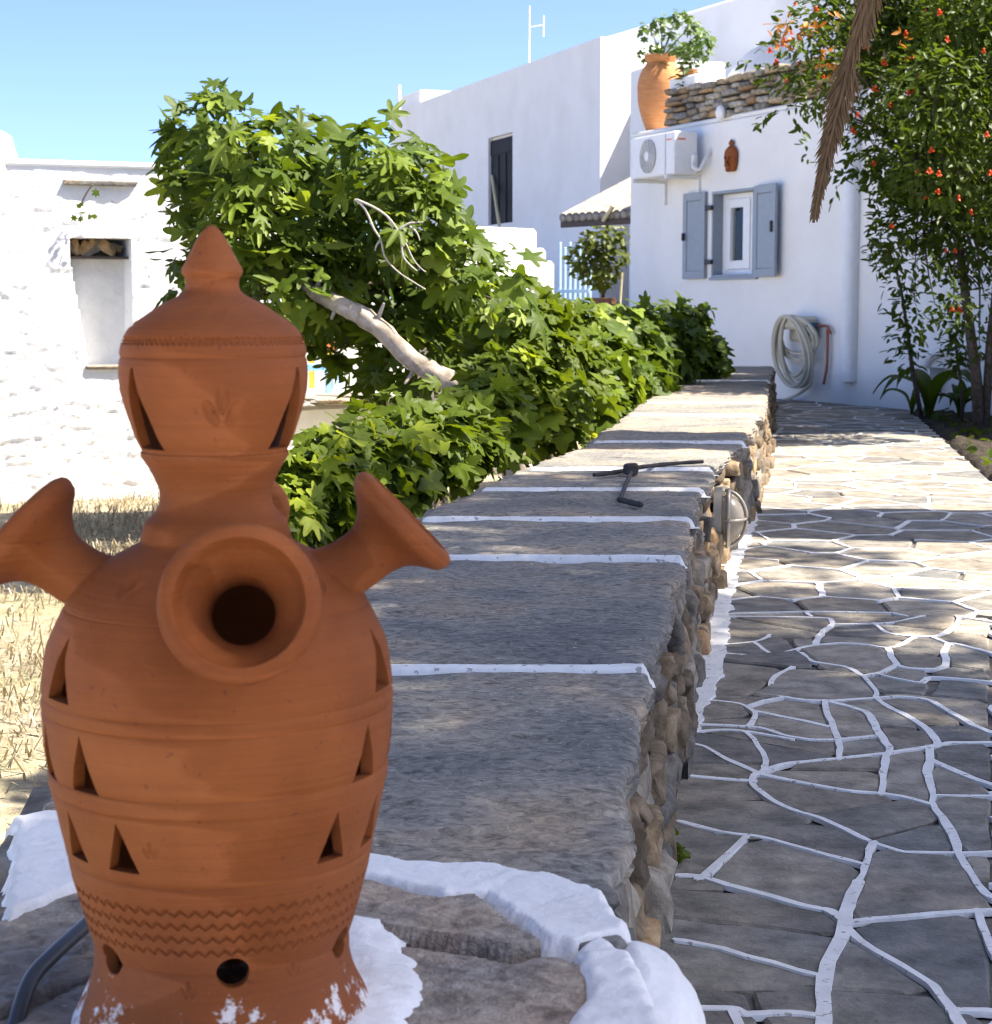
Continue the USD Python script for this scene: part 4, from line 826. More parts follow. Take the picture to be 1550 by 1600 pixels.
for q in (.33, .66): part(DR, 'stile', BF.box(ds0 + .12 + (ds1 - ds0 - .13) * q - .05, ds0 + .12 + (ds1 - ds0 - .13) * q + .05, dr0[1], dr1[1] - .4, -.059, -.04), M_shut)
part(DR, 'hinge', BF.box(ds0 + .02, ds0 + .14, dr1[1] - .3, dr1[1] - .2, -.09, -.03), M_black); part(DR, 'hinge', BF.box(ds0 + .02, ds0 + .14, dr0[1] + 1.0, dr0[1] + 1.1, -.09, -.03), M_black)
obj('cane_pole', tube([BF.pt(*BF.px(780, 352, .3), .3), BF.pt(*BF.px(769, 275, -.05), -.05)], .035, 8), M_cane, True, 'pale cane pole leaning in the dark upper doorway', 'pole')
cb = BF.px(624, 178); 
part(BH, 'chimney', BF.box(cb[0] - .9, cb[0] + .9, Bz - .1, Bz + .42, -1.6, -.3), M_wall)
cpx = BF.px(607, 150)
part(BH, 'chimney_pipe', tube([BF.pt(cb[0] + 1.1, Bz - .3, -.3), BF.pt(cb[0] + 1.1, Bz + .75, -.3)], .05, 8), M_pvc, True)
an = BF.px(806, 108); at = BF.px(807, 15)
AN = thing('roof_antenna', 'thin television antenna mast on the roof of the tall white house', 'antenna', BF.pt(an[0], Bz, -.3))
part(AN, 'mast', tube([BF.pt(an[0], Bz - .1, -.3), BF.pt(an[0], at[1] + .1, -.3)], .019, 6), M_pvc, True)
part(AN, 'aerial', tube([BF.pt(an[0] - .32, Bz + .62, -.5), BF.pt(an[0] - .34, Bz + 1.05, -.5)], .016, 6), M_pvc, True)
part(AN, 'boom', tube([BF.pt(an[0], Bz + .85, -.3), BF.pt(an[0] - .34, Bz + .86, -.5)], .012, 6), M_pvc, True)
# building behind, up the slope
Cl = ony(955, 54, 40.0); CF = Fr(Cl, HU)
CH = thing('upper_white_house', 'large white house rising behind the stone-topped house', 'house', CF.pt(0, 0, -3))
part(CH, 'wall', CF.box(-2, 22, -.5, Cl[2], -9, 0, .05), M_wall)
# low white vaults and blocks on the roof terrace behind the parapet
v0 = ony(1036, 130, 33.0); VF = Fr(v0, np.array([1.0, .3])); v1 = VF.px(1134, 97)
obj('white_block', VF.box(0, v1[0], -.5, v1[1], -1.6, 0, .03), M_wall, False, 'sunlit white block of a house behind the clay urn', 'house block')
dc = np.array([ony(1215, 90, 34.0)[0], 34.0, 0]); dtop = ony(1215, 66, 34)[2]
dm = trimesh.creation.icosphere(subdivisions=4); dv = dm.vertices * [1.05, .9, 1.3] + dc + [0, 0, dtop - 1.3]
VT = thing('white_vault', 'rounded white vault behind the roof stone wall', 'vault', dc)
part(VT, 'dome', T(dv, dm.faces), M_wall, True); part(VT, 'base', place(cbox(2.0, 1.7, dtop - 1.2 + .5, .05), None, dc + [0, 0, (dtop - 1.2 - .5) / 2]), M_wall)
# terrace with gate and stairs left of the house
tz = .80
struct('upper_terrace', extr(Polygon([tuple(HF.pt(-.02, 0, 1.2)[:2]), tuple(HF.pt(-.02, 0, -9)[:2]), (9, 44), (-9, 52), (-6, 26), (-1.2, 22.5)]), -.5, tz), M_mortar)
q0 = ony(757, 354, 29.4); q1 = ony(842, 354, 30.3); SF = Fr(q0, np.array(q1) - np.array(q0)); L0 = np.linalg.norm(np.array(q1) - np.array(q0))
st = thing('stair_parapet', 'bright white stepped parapet of the outside stairs below the dark door', 'stair wall', q0 * [1, 1, 0])
part(st, 'wall', SF.box(-.6, L0, tz - .3, q0[2], -.45, 0, .06), M_wall)
part(st, 'step', SF.box(L0 + .001, L0 + .22, tz - .3, SF.px(855, 388)[1], -.45, 0, .06), M_wall)
part(st, 'step', SF.box(L0 + .221, L0 + .42, tz - .3, SF.px(868, 408)[1], -.45, 0, .06), M_wall)
# light blue gate
g0, g1 = ony(875, 470, 32.0), ony(922, 470, 31.2); GF = Fr(g0, np.array(g1) - np.array(g0)); Lg = np.linalg.norm((np.array(g1) - np.array(g0))[:2])
GT = thing('blue_gate', 'light blue wooden picket gate beside the potted citrus', 'gate', (g0[0], g0[1], tz))
for k in range(7):
    s = Lg * k / 6; part(GT, 'picket', GF.box(s - .018, s + .018, tz, GF.px(880 + 7 * k, 378 + (k % 2) * 8)[1], -.02, .02), M_lblue)
for y in (455, 470): part(GT, 'rail', GF.box(-.03, Lg + .03, GF.px(900, y)[1] - .03, GF.px(900, y)[1] + .03, .021, .05), M_lblue)
# tile lean-to roof
r0, r1 = ony(876, 342, 25.4), ony(1004, 314, 24.0); up0, up1 = ony(985, 284, 26.5), ony(1010, 280, 26.2)
LT = thing('tile_lean_to', 'weathered tile lean-to roof between the two white houses', 'lean-to roof', (r0[0], r0[1], tz))
uax = np.array(r1) - np.array(r0); uax[2] = 0; Le = np.linalg.norm(uax); uax /= Le; vax = np.array(ony(1004, 274, 26.8)) - np.array(r0)
nrm_ = np.cross(uax, vax); nrm_ /= np.linalg.norm(nrm_)
for k in range(12):
    s = Le * (k + .5) / 12; b0_ = np.array(r0) + uax * s
    m_ = tube([b0_, b0_ + vax * .5, b0_ + vax], Le / 24 * 1.1, 10); part(LT, 'tile_row', m_, M_tile, True)
part(LT, 'under_board', T([np.array(r0) + [0, 0, -.05], np.array(r0) + uax * Le + [0, 0, -.05], np.array(r0) + uax * Le + vax + [0, 0, -.05], np.array(r0) + vax + [0, 0, -.05]] + [np.array(r0) + [0, 0, -.12], np.array(r0) + uax * Le + [0, 0, -.12], np.array(r0) + uax * Le + vax + [0, 0, -.12], np.array(r0) + vax + [0, 0, -.12]],
     [[0, 1, 2], [0, 2, 3], [4, 6, 5], [4, 7, 6], [0, 4, 5], [0, 5, 1], [1, 5, 6], [1, 6, 2], [2, 6, 7], [2, 7, 3], [3, 7, 4], [3, 4, 0]]), M_wood)
part(LT, 'brace', tube([ony(943, 345, 24.6), ony(958, 322, 24.4)], .03, 6), M_cane, True)

# ------------------------------------------------------------------ left ruined wall
R1, R2 = onz(60, 805, GZ), onz(245, 779, GZ)
R1 = ony(0, 808, 12.3); 
RF = Fr(ony(-60, 800, 12.2), np.array([1.2, .5]))
def rs(px, py, o=0): return RF.px(px, py, o)
sA, sB = rs(-120, 500)[0], rs(455, 500)[0]; ztop = rs(120, 254)[1]
sp = .014; ss, zz2 = np.arange(sA, sB, sp), np.arange(GZ - .3, ztop + .001, sp); gs, gz = np.meshgrid(ss, zz2, indexing='ij')
p3 = np.stack([gs, gz, 0 * gs], -1)
wr = np.random.default_rng(3); seedp = np.stack([wr.uniform(sA - .3, sB + .3, 2000), wr.uniform(GZ - .5, ztop + .3, 2000)], 1)
warp = np.stack([fbm(p3 * 3, 3, 1) - .5, fbm(p3 * 3 + 9, 3, 1) - .5], -1) * .1
dq, iq = cKDTree(seedp * [1, 2.3]).query(((np.stack([gs, gz], -1) + warp) * [1, 2.3]).reshape(-1, 2), k=2)
e_ = (dq[:, 1] - dq[:, 0]).reshape(gs.shape); hrand = wr.random(2000)[iq[:, 0]].reshape(gs.shape)
disp = .011 * np.clip(e_ / .03, 0, 1) ** .5 * (.35 + .9 * hrand) * (.5 + fbm(p3 * 1.1, 2, 5)) + .04 * (fbm(p3 * .8, 3, 6) - .5) + .007 * (fbm(p3 * 14, 3, 7) - .5)
disp *= np.clip((ztop - gz) / .1, .25, 1)
n0, n1 = rs(110, 400), rs(209, 571); 
nl = lambda z: np.interp(z, [n1[1], n0[1] + .0, rs(108, 372)[1]], [rs(140, 571)[0], n0[0], n0[0]])
ntop = rs(150, 374)[1]; nmid = rs(150, 401)[1]
inn = (gs > nl(gz)) & (gs < n1[0]) & (gz > n1[1]) & (gz < ntop)
deep = np.where(gz > nmid, -.42, -.2 - .03 * 0)
disp = np.where(inn, deep + .03 * (fbm(p3 * 5, 3, 8) - .5), disp)
P = RF.A + gs[..., None] * RF.u + disp[..., None] * RF.n + gz[..., None] * RF.k
nn_ = gs.shape; i, j = np.meshgrid(np.arange(nn_[0] - 1), np.arange(nn_[1] - 1), indexing='ij'); a_ = (i * nn_[1] + j).ravel()
fq = np.stack([a_, a_ + nn_[1], a_ + nn_[1] + 1, a_ + 1], 1); fv = np.vstack([fq[:, [0, 1, 2]], fq[:, [0, 2, 3]]])
rm = T(P.reshape(-1, 3), fv)
if np.dot(rm.face_normals[0], RF.n) < 0: rm.invert()
RU = thing('whitewashed_ruin', 'old whitewashed rubble building with a blocked window niche behind the dry grass', 'ruin', RF.pt(0, GZ, -.4))
part(RU, 'front_wall', rm, M_ruin, 50)
part(RU, 'wall_body', RF.box(sA, sB - .02, GZ - .3, ztop - .012, -4, -.5, .03), M_ruin)
part(RU, 'wall_top', cat_([RF.box(sA, sB - .01, ztop - .03, ztop + .012, -.55, .02, .014), RF.box(sB - .03, sB - .0, GZ - .2, ztop - .031, -.5, .0, .01)]), M_ruin)
lu = rs(6, 250); part(RU, 'merlon', place(stone((.5, .5, .5), rng, power=.8, sub=3, rough=.1), None, RF.pt(lu[0] - .15, ztop, -.2)), M_ruin, True)
s0_, s1_ = rs(97, 287)[0], rs(213, 287)[0]; zl_ = rs(150, 286)[1]
part(RU, 'drip_slab', RF.put(stone((s1_ - s0_, .09, .035), rng, power=.35, sub=3, rough=.08), (s0_ + s1_) / 2, zl_, .0), M_slab, 40)
s0_, s1_ = rs(132, 573)[0], rs(215, 573)[0]
part(RU, 'window_sill', RF.put(stone((s1_ - s0_, .12, .03), rng, power=.35, sub=3, rough=.08), (s0_ + s1_) / 2, n1[1] - .01, -.03), M_slab, 40)
# broken stones and wood left in the top of the niche
for (px_, w_, h_, mt, tl) in ((117, .05, .11, 0, .5), (124, .05, .12, 2, .25), (136, .06, .1, 2, -.5), (152, .2, .075, 1, .55), (172, .15, .08, 2, -.6), (186, .1, .05, 0, -.3), (143, .14, .05, 2, .9)):
    sx = rs(px_, 386)[0]; m = stone((w_, .14, h_), rng, power=.35, rough=.15); c_, s_ = math.cos(tl), math.sin(tl)
    m = place(m, np.array([[c_, 0, -s_], [0, 1, 0], [s_, 0, c_]])); part(RU, 'lintel_stone', RF.put(m, sx, rs(px_, 386)[1], -.16), M_rub[mt], 40)
part(RU, 'niche_ledge', RF.box(n0[0], n1[0], nmid - .012, nmid + .004, -.3, -.06), M_wood)
# creeper sprig on the ruin
sg = [RF.pt(*rs(*q), .12) for q in ((140, 290), (131, 302), (122, 320))]
CR = thing('creeper_sprig', 'small creeper sprig growing under the slab on the ruin wall', 'plant', sg[0]); part(CR, 'stem', tube(spline(sg, 8), .006, 5), M_darkbark, True)

# ------------------------------------------------------------------ low white wall, ledge, blue bench and orange table behind
tb0, tb1 = ony(430, 625, 14.2), ony(640, 640, 15.2); TF = Fr(tb0, np.array(tb1) - np.array(tb0)); Lt = np.linalg.norm((np.array(tb1) - np.array(tb0))[:2]); zt = tb0[2]
obj('white_retaining_wall', TF.box(-.8, Lt, GZ - .3, zt - .05, -6, 0, .04), M_ruin, False, 'low white retaining wall behind the shrubs with slate ledge', 'wall')
lg = thing('slate_ledge', 'rough slate ledge stones along the white retaining wall top', 'stone ledge', TF.pt(0, zt, 0))
for k in range(7):
    s = -.5 + k * (Lt + .4) / 7; part(lg, 'slab', TF.put(stone((.32, .6, .05), rng, power=.4, sub=2), s + .1, zt - .03 + .02 * (k % 2), -.12), M_slab, 40)
obj('white_back_wall', Fr(ony(400, 500, 19), np.array([1, .25])).box(-1, 1.6, GZ, ony(480, 500, 19)[2] + .2, -.4, 0, .04), M_wall, False, 'short white wall behind the blue bench', 'wall')
b0 = ony(468, 575, 15.6); bz = b0[2]; bx_ = ony(528, 575, 15.6)[0]
BB = thing('blue_bench', 'small bright blue bench on the terrace behind the pot', 'bench', (bx_ - .15, 15.8, zt))
part(BB, 'seat', place(cbox(.5, .3, .05), None, (bx_ - .2, 15.8, bz)), M_bblue)
for (x, y) in ((bx_ + .0, 15.7), (bx_ - .1, 15.9), (bx_ - .4, 15.7), (bx_ - .4, 15.9)): part(BB, 'leg', place(cbox(.07, .05, bz - zt + .03), None, (x, y, (bz + zt) / 2 - .03)), M_lblue)
o0 = ony(490, 541, 17.2)
OT = thing('orange_table', 'small table with an orange top and yellow legs behind the blue bench', 'table', (o0[0], 17.2, zt))
part(OT, 'top', place(cbox(.42, .3, .085, .01), None, o0), M_orange)
for x in (-.15, -.02, .15): part(OT, 'leg', place(cbox(.05, .05, o0[2] - zt), None, (o0[0] + x, 17.2, (o0[2] + zt) / 2 - .04)), M_yellow)

# ------------------------------------------------------------------ foliage
def lobed(n_lobes=5, depth=.45, elong=1.0, cup=.22, curl=.18, skew=0.0):
    """A palmate leaf in the xy plane, stalk at the origin, tip along +y, about 1 long, with rounded lobes; folded and cupped."""
    out = []; a = np.linspace(-2.55, 2.55, 37); cs = np.linspace(-1.8, 1.8, n_lobes)
    for t in a:
        near_ = min(1, min(abs(t - c) for c in cs) / (cs[1] - cs[0]) * 2)
        r = (1 - depth * math.sin(near_ * math.pi / 2) ** 2) * (.62 - .06 * abs(t)) * (1 + .04 * math.sin(9 * t + 2))
        out.append((r * math.sin(t) + skew * r * r, .38 + r * math.cos(t) * elong))
    o = np.array([(0, 0.0)] + out); c = np.array([[0, .38]])
    v2 = np.vstack([c, o]); z = -cup * np.abs(v2[:, 0]) ** 1.4 - curl * np.maximum(v2[:, 1] - .35, 0) ** 2 + .035 * np.sin(9 * v2[:, 0]) * np.cos(7 * v2[:, 1])
    f = [[0, i, i + 1] for i in range(1, len(o))] + [[0, len(o), 1]]
    return np.c_[v2, z], np.array(f)[:, ::-1]
def lance(w=.22):
    y = np.array([0, .25, .55, .85, 1.0]); hw = w * np.array([.05, .85, 1, .5, 0])
    v = [(0, 0, 0)]; 
    for yy, h in zip(y[1:-1], hw[1:-1]): v += [(-h, yy, .1 * h - .18 * yy ** 2), (0, yy, -.18 * yy ** 2 - .06), (h, yy, .1 * h - .18 * yy ** 2)]
    v += [(0, 1, -.2)]
    f = [[0, 2, 1], [0, 3, 2]]
    for k in (0, 3):
        f += [[1 + k, 2 + k, 5 + k], [1 + k, 5 + k, 4 + k], [2 + k, 3 + k, 6 + k], [2 + k, 6 + k, 5 + k]]
    f += [[7, 8, 10], [8, 9, 10]]
    return np.array(v), np.array(f)
def frames(nrm, tip):
    """Leaf axes: z = normal, y = the tip direction made square to it."""
    z = nrm / (np.linalg.norm(nrm, axis=1, keepdims=True) + 1e-9); y = tip - (tip * z).sum(1, keepdims=True) * z; y /= np.linalg.norm(y, axis=1, keepdims=True) + 1e-9
    return np.stack([np.cross(y, z), y, z], 2)
def leaves(shape, pos, Rm, size):
    v, f = shape
    V = pos[:, None] + np.einsum('nij,vj->nvi', Rm, v) * size[:, None, None]
    return V, f
def merge(V, f): n, m = V.shape[:2]; return T(V.reshape(-1, 3), (f[None] + (np.arange(n) * m)[:, None, None]).reshape(-1, 3))
def blob_points(blobs, n, rg, shell=.55, yscale=1.0):
    """Points in a set of spheres given as (px, py, radius in px, depth): real balls at real depths."""
    C = np.array([ony(b[0], b[1], b[3]) for b in blobs]); R = np.array([b[2] * b[3] / F for b in blobs])
    w = R ** 2.2 * np.array([b[4] if len(b) > 4 else 1 for b in blobs]); k = rg.choice(len(blobs), n, p=w / w.sum())
    d = rg.normal(size=(n, 3)); d /= np.linalg.norm(d, axis=1, keepdims=True)
    r = np.where(rg.random(n) < shell, rg.uniform(.8, 1.03, n), rg.random(n) ** (1 / 3))
    return C[k] + d * (r * R[k])[:, None] * [1, yscale, 1], d, C, R
def sprigs(C, R, n, length, per, rg):
    """Shoots that leave the crown: points along them, and their outward direction."""
    k = rg.integers(0, len(C), n); d = rg.normal(size=(n, 3)) + [0, -.2, .5]; d /= np.linalg.norm(d, axis=1, keepdims=True); p, o = [], []
    for c, r, dd in zip(C[k], R[k], d):
        L = rg.uniform(*length); t = np.linspace(.1, 1, per); bend = np.array([0, 0, -.25]) * (t[:, None] ** 2) * L
        p.append(c + dd * r * .9 + dd * L * t[:, None] + bend + rg.normal(0, .015, (per, 3))); o.append(dd + rg.normal(0, .8, (per, 3)))
    return np.vstack(p), np.vstack(o)
def foliage(parent, shape, pos, d, size, mat, rg, parts=0, name='leaf', droop=.5, spread=.5, face=.3, away=0):
    if isinstance(shape, list):            # several cuts of leaf: split them, the first takes the separate leaves
        k = rg.integers(0, len(shape), len(pos))
        for i_, sh in enumerate(shape):
            m_ = k == i_
            if m_.any(): foliage(parent, sh, pos[m_], d[m_], size[m_], mat, rg, parts // len(shape), name, droop, spread, face)
        return
    n = len(pos); up = np.array([0, 0, 1.0]); toward = EYE - pos; toward /= np.linalg.norm(toward, axis=1, keepdims=True)
    nrm = d * .6 + up * .55 + toward * face + S * .65 + rg.normal(size=(n, 3)) * spread
    tip = d * .7 + rg.normal(size=(n, 3)) * .5 - up * droop
    Rm = frames(nrm, tip); V, f = leaves(shape, pos, Rm, size)
    if parts:
        vis = (d * toward).sum(1) * .5 - (pos[:, 1] - pos[:, 1].mean()) / (np.ptp(pos[:, 1]) + 1e-6) + .6 * size / size.max() + rg.random(n) * .3
        o = np.argsort(-vis); near_, rest = o[:parts], o[parts:]
        for k in near_: part(parent, name, T(V[k], f), mat[1 + int(rg.integers(6))], True)
        part(parent, 'foliage', merge(V[rest], f), mat, True, kind='stuff')
    else: part(parent, 'foliage', merge(V, f), mat, True, kind='stuff')
FIGL = [lobed(5, .55, 1.15), lobed(5, .62, 1.25, .45, .5, .12), lobed(3, .5, 1.1, .1, -.2, -.1)]; VINEL = [lobed(5, .4, 1.0), lobed(5, .45, 1.1, .5, .5, .15), lobed(3, .4, .95, -.25, .3, -.1)]; LANCE = lance(.2); OVAL = lance(.34)

# fig tree
rg = np.random.default_rng(21)
fdep = 10.85
fb = [(325, 195, 52), (300, 235, 45), (385, 235, 62), (455, 245, 62), (520, 250, 62), (590, 260, 66), (640, 265, 52), (330, 310, 58), (400, 330, 80), (480, 340, 90), (570, 350, 90), (650, 350, 72), (310, 395, 45), (370, 410, 60), (460, 430, 80), (550, 430, 80), (640, 440, 80), (710, 400, 55), (720, 470, 66), (780, 430, 45), (790, 475, 50), (490, 500, 45), (560, 540, 52), (640, 540, 66), (610, 590, 38), (720, 550, 60), (300, 440, 30)]
fb = [(x, y, r, fdep + .55 * math.sin(i * 2.1) + (.35 if (x - 505) * .55 + 470 - y < 40 and y > 440 else 0)) for i, (x, y, r) in enumerate(fb)]
tr_px = [(790, 650, 10.15, 26), (740, 612, 10.15, 20), (690, 590, 10.15, 19), (640, 560, 10.13, 18), (590, 512, 10.10, 17), (545, 482, 10.10, 16), (508, 465, 10.25, 15), (480, 448, 10.65, 12), (455, 425, 11.10, 9), (440, 380, 11.25, 6)]
tp_ = np.array([ony(x, y, d_) for x, y, d_, r in tr_px]); tp_ = np.vstack([[[tp_[0][0] + .12, 10.2, GZ - .05]], tp_]); trr = np.array([34] + [r for *_, r in tr_px]) * 10.1 / F
FT = thing('fig_tree', 'leaning fig tree with a bare grey trunk and big lobed leaves', 'tree', tp_[0])
tt = spline(tp_, 60); rr_ = np.interp(np.linspace(0, 1, 60), np.linspace(0, 1, len(trr)), trr) * (1 + .12 * (noise(np.c_[np.arange(60) * .35, np.zeros((60, 2))], 3) - .5))
tk = tube(tt, rr_ * .88, 20); kv = tk.vertices; ctr_ = tt[np.argmin(((kv[:, None] - tt[None]) ** 2).sum(2), 1)]; kv = ctr_ + (kv - ctr_) * (1 + .5 * (fbm(kv * 11, 3, 6)[:, None] - .5) + .25 * (noise(kv * 34, 8)[:, None] - .5))
part(FT, 'trunk', T(kv, tk.faces), M_bark, True)
for u_, dx, dz in ((22, -.07, -.06), (30, .05, .07), (38, -.03, -.05), (44, .04, .08)): part(FT, 'branch_stub', tube(spline([tt[u_], tt[u_] + [dx * .6, -.03, dz], tt[u_] + [dx, -.05, dz * 1.7]], 6), np.linspace(.016, .007, 6), 7), M_bark, True)
pos, d, C, R = blob_points(fb, 2800, rg, .72)
for k in range(0, len(fb), 2):
    j = 42 + (k % 18); q = tt[min(j, 59)]; mid = (q + C[k]) / 2 + rg.normal(0, .08, 3) + [0, .45, 0]; part(FT, 'branch', tube(spline([q, mid, C[k] + [0, .15, 0]], 10), np.linspace(.016, .005, 10), 6), M_darkbark, True)
for pts in ([(554, 312), (570, 326), (584, 357), (595, 375), (600, 398), (609, 412), (625, 427), (645, 440), (665, 452)], [(557, 312), (588, 326), (606, 339), (620, 357), (634, 380), (647, 407), (665, 425)], [(620, 357), (627, 380), (629, 398), (645, 418), (652, 423)], [(624, 359), (643, 348), (661, 347)], [(606, 339), (612, 352), (616, 372)], [(640, 354), (650, 362), (656, 376)], [(595, 375), (588, 384), (586, 392)]):
    part(FT, 'dry_twig', tube(spline([ony(x, y, 10.05) for x, y in pts], 24), np.linspace(.0075, .003, 24), 6), M_twig, True)
sp_p, sp_d = sprigs(C[:13], R[:13], 20, (.06, .2), 6, rg); pos, d = np.vstack([pos, sp_p]), np.vstack([d, sp_d])
foliage(FT, FIGL, pos, d, np.clip(rg.lognormal(-2.1, .32, len(pos)), .06, .2), M_fig, rg, parts=300, droop=.55, face=.3, spread=.65)
# shrubs behind the wall
def shrub(name, label, cat, blobs, n, size, mat, seed, shape, parts=0, stems=True, base=None, **kw):
    g = np.random.default_rng(seed); pos, d, C, R = blob_points(blobs, n, g, kw.pop('shell', .65)); b = base if base is not None else np.array([C[:, 0].mean(), C[:, 1].mean(), GZ])
    t = thing(name, label, cat, b)
    if stems:
        for k in range(len(C)): part(t, 'stem', tube(spline([b + g.normal(0, .12, 3) * [1, 1, 0], (b + C[k]) / 2 + g.normal(0, .1, 3), C[k]], 8), np.linspace(.018, .005, 8), 6), M_darkbark, True)
    sp_p, sp_d = sprigs(C, R, 40, (.06, .2), 7, g); pos, d = np.vstack([pos, sp_p]), np.vstack([d, sp_d])
    foliage(t, shape, pos, d, np.clip(g.lognormal(np.log(np.mean(size) * .76), .36, len(pos)), .03, size[1] * 1.25), mat, g, parts=parts, spread=.65, **kw); return t
shrub('vine_shrub', 'sprawling bright green shrub in front of the leaning trunk, nearest the pot', 'shrub', [(455, 800, 40, 6.3), (480, 740, 34, 6.5), (520, 770, 60, 6.6), (560, 720, 48, 6.9), (600, 740, 60, 7.0), (620, 690, 42, 7.3), (660, 700, 60, 7.4), (708, 692, 40, 7.9), (720, 690, 50, 8.0), (510, 700, 16, 6.7), (545, 685, 14, 6.8)], 3600, (.06, .12), M_vine, 31, VINEL, parts=290, droop=.3, face=.25)
shrub('vine_shrub', 'tall light green shrub to the right of the leaning trunk', 'shrub', [(760, 650, 55, 8.6), (800, 610, 62, 9.6), (840, 560, 62, 11.0), (850, 640, 50, 9.6), (880, 590, 58, 11.2), (860, 510, 42, 12.2), (900, 530, 50, 12.8), (830, 500, 36, 12.0), (790, 560, 45, 10.4)], 3600, (.08, .15), M_vine, 32, VINEL, parts=290, droop=.3, face=.25)
shrub('vine_shrub', 'darker green shrub leaning over the far end of the low wall', 'shrub', [(940, 575, 56, 12.4), (950, 530, 40, 13.6), (985, 560, 58, 13.8), (1000, 520, 36, 15), (1040, 545, 50, 15.2), (1070, 510, 34, 16), (1085, 550, 40, 16.2), (930, 625, 42, 11.6), (1105, 560, 22, 16.8), (990, 600, 40, 13.2)], 3600, (.1, .19), M_fig, 33, VINEL, parts=290, droop=.35, face=.25)
# pomegranate tree
pd = 15.2
pb = [(1250, 50, 40, pd - .6, .5), (1290, 30, 45, pd - .4, .8), (1225, 110, 30, pd - .6, .35), (1270, 130, 38, pd - .6, .7), (1240, 165, 22, pd - .6, .5), (1330, 70, 60, pd), (1400, 50, 75, pd), (1480, 60, 85, pd), (1560, 80, 90, pd), (1360, 150, 60, pd - .3), (1440, 150, 80, pd - .5), (1530, 180, 90, pd - .3), (1370, 230, 50, pd - .4), (1440, 250, 75, pd - .4), (1520, 280, 85, pd - .2),
      (1385, 290, 36, pd - .5), (1400, 350, 44, pd - .5), (1380, 400, 30, pd - .5), (1450, 330, 60, pd - .4), (1520, 370, 70, pd), (1470, 400, 40, pd - .2), (1430, 420, 24, pd - .4, .7), (1460, 470, 36, pd - .5, .9), (1490, 490, 32, pd - .3), (1540, 470, 50, pd), (1530, 540, 30, pd), (1340, 10, 60, pd), (1500, -30, 110, pd), (1400, -30, 80, pd), (1620, 200, 110, pd), (1630, 350, 90, pd + .3), (1600, 0, 110, pd)]
pb = [(*b[:4], (b[4] if len(b) > 4 else 1) * (.45 if b[1] > 375 else 1)) for b in pb]
pb += [(b[0] + 40, b[1] + 10, b[2] * 1.05, b[3] + 1.25, .8) for b in pb if b[0] >= 1380 and b[1] < 330] + [(b[0] + 25, b[1], b[2] * .95, b[3] - 1.3, .7) for b in pb if b[0] >= 1440 and b[1] < 300]
g = np.random.default_rng(41); pos, d, C, R = blob_points(pb, 36000, g, .6)
pbase = onz(1530, 668, 0.0)
PT = thing('pomegranate_tree', 'pomegranate tree with red-orange flowers and a slender dark trunk at the right', 'tree', pbase)
def trunkpx(pts, dep, r0, r1, mat, parent, name='trunk', base=None, n=26):
    p = [ony(x, y, dep) for x, y in pts]
    if base is not None: p = [base] + p
    part(parent, name, tube(spline(p, n), np.linspace(r0, r1, n), 9), mat, True)
trunkpx([(1522, 560), (1510, 470), (1500, 390), (1480, 280), (1450, 150), (1430, 40)], pd, .05, .015, M_darkbark, PT, base=pbase + [0, 0, -.05])
trunkpx([(1545, 560), (1552, 480), (1560, 380), (1560, 200)], pd, .04, .012, M_darkbark, PT, base=pbase + [.06, .05, -.05])
for k in range(0, len(C), 1): part(PT, 'branch', tube(spline([ony(1500, 340, pd), (ony(1490, 260, pd) + C[k]) / 2 + g.normal(0, .1, 3), C[k]], 8), np.linspace(.02, .004, 8), 5), M_darkbark, True)
sp_p, sp_d = sprigs(C, R, 150, (.12, .38), 14, g); pos, d = np.vstack([pos, sp_p]), np.vstack([d, sp_d])
foliage(PT, LANCE, pos, d, g.uniform(.045, .1, len(pos)), M_pom, g, droop=.25, face=.2, spread=.7)
def petal_flower(c, s, g):
    ms = []
    for k in range(5):
        a_ = k * 2 * math.pi / 5 + g.random(); t_ = np.array([math.cos(a_), math.sin(a_) - .5, -.35]); v, f = OVAL
        Rm = frames(np.array([[0, -.6, .8]]) + g.normal(0, .3, (1, 3)), t_[None])[0]; ms.append(T(v @ Rm.T * s * .7 * np.array([1, 1, 1]) + c, f))
    b = trimesh.creation.icosphere(subdivisions=1); ms.append(T(b.vertices * s * [.28, .28, .4] + c + [0, 0, .3 * s], b.faces)); return cat_(ms)
fpx = [(1367, 140), (1381, 97), (1437, 120), (1430, 140), (1420, 145), (1391, 165), (1480, 62), (1407, 125), (1425, 90), (1383, 100), (1365, 256), (1455, 235), (1452, 268), (1467, 272), (1434, 268), (1498, 310), (1517, 333), (1466, 300), (1448, 308), (1393, 353), (1542, 211), (1547, 271), (1487, 483), (1499, 485), (1478, 392), (1492, 392), (1229, 127), (1213, 98), (1203, 80), (1225, 62), (1236, 52), (1275, 15), (1243, 5), (1223, 70), (1287, 121), (1249, 100), (1352, 72), (1415, 52), (1445, 20), (1537, 80), (1340, 180), (1332, 205), (1467, 20), (1415, 90)]
for (x, y) in fpx:
    part(PT, 'flower', petal_flower(ony(x, y, pd - .95 + g.uniform(-.1, .2) + (.25 if x < 1300 else 0) - (1.25 if x > 1450 and y < 320 else 0)), g.uniform(.03, .05), g), M_flower, True)
YS_ = []
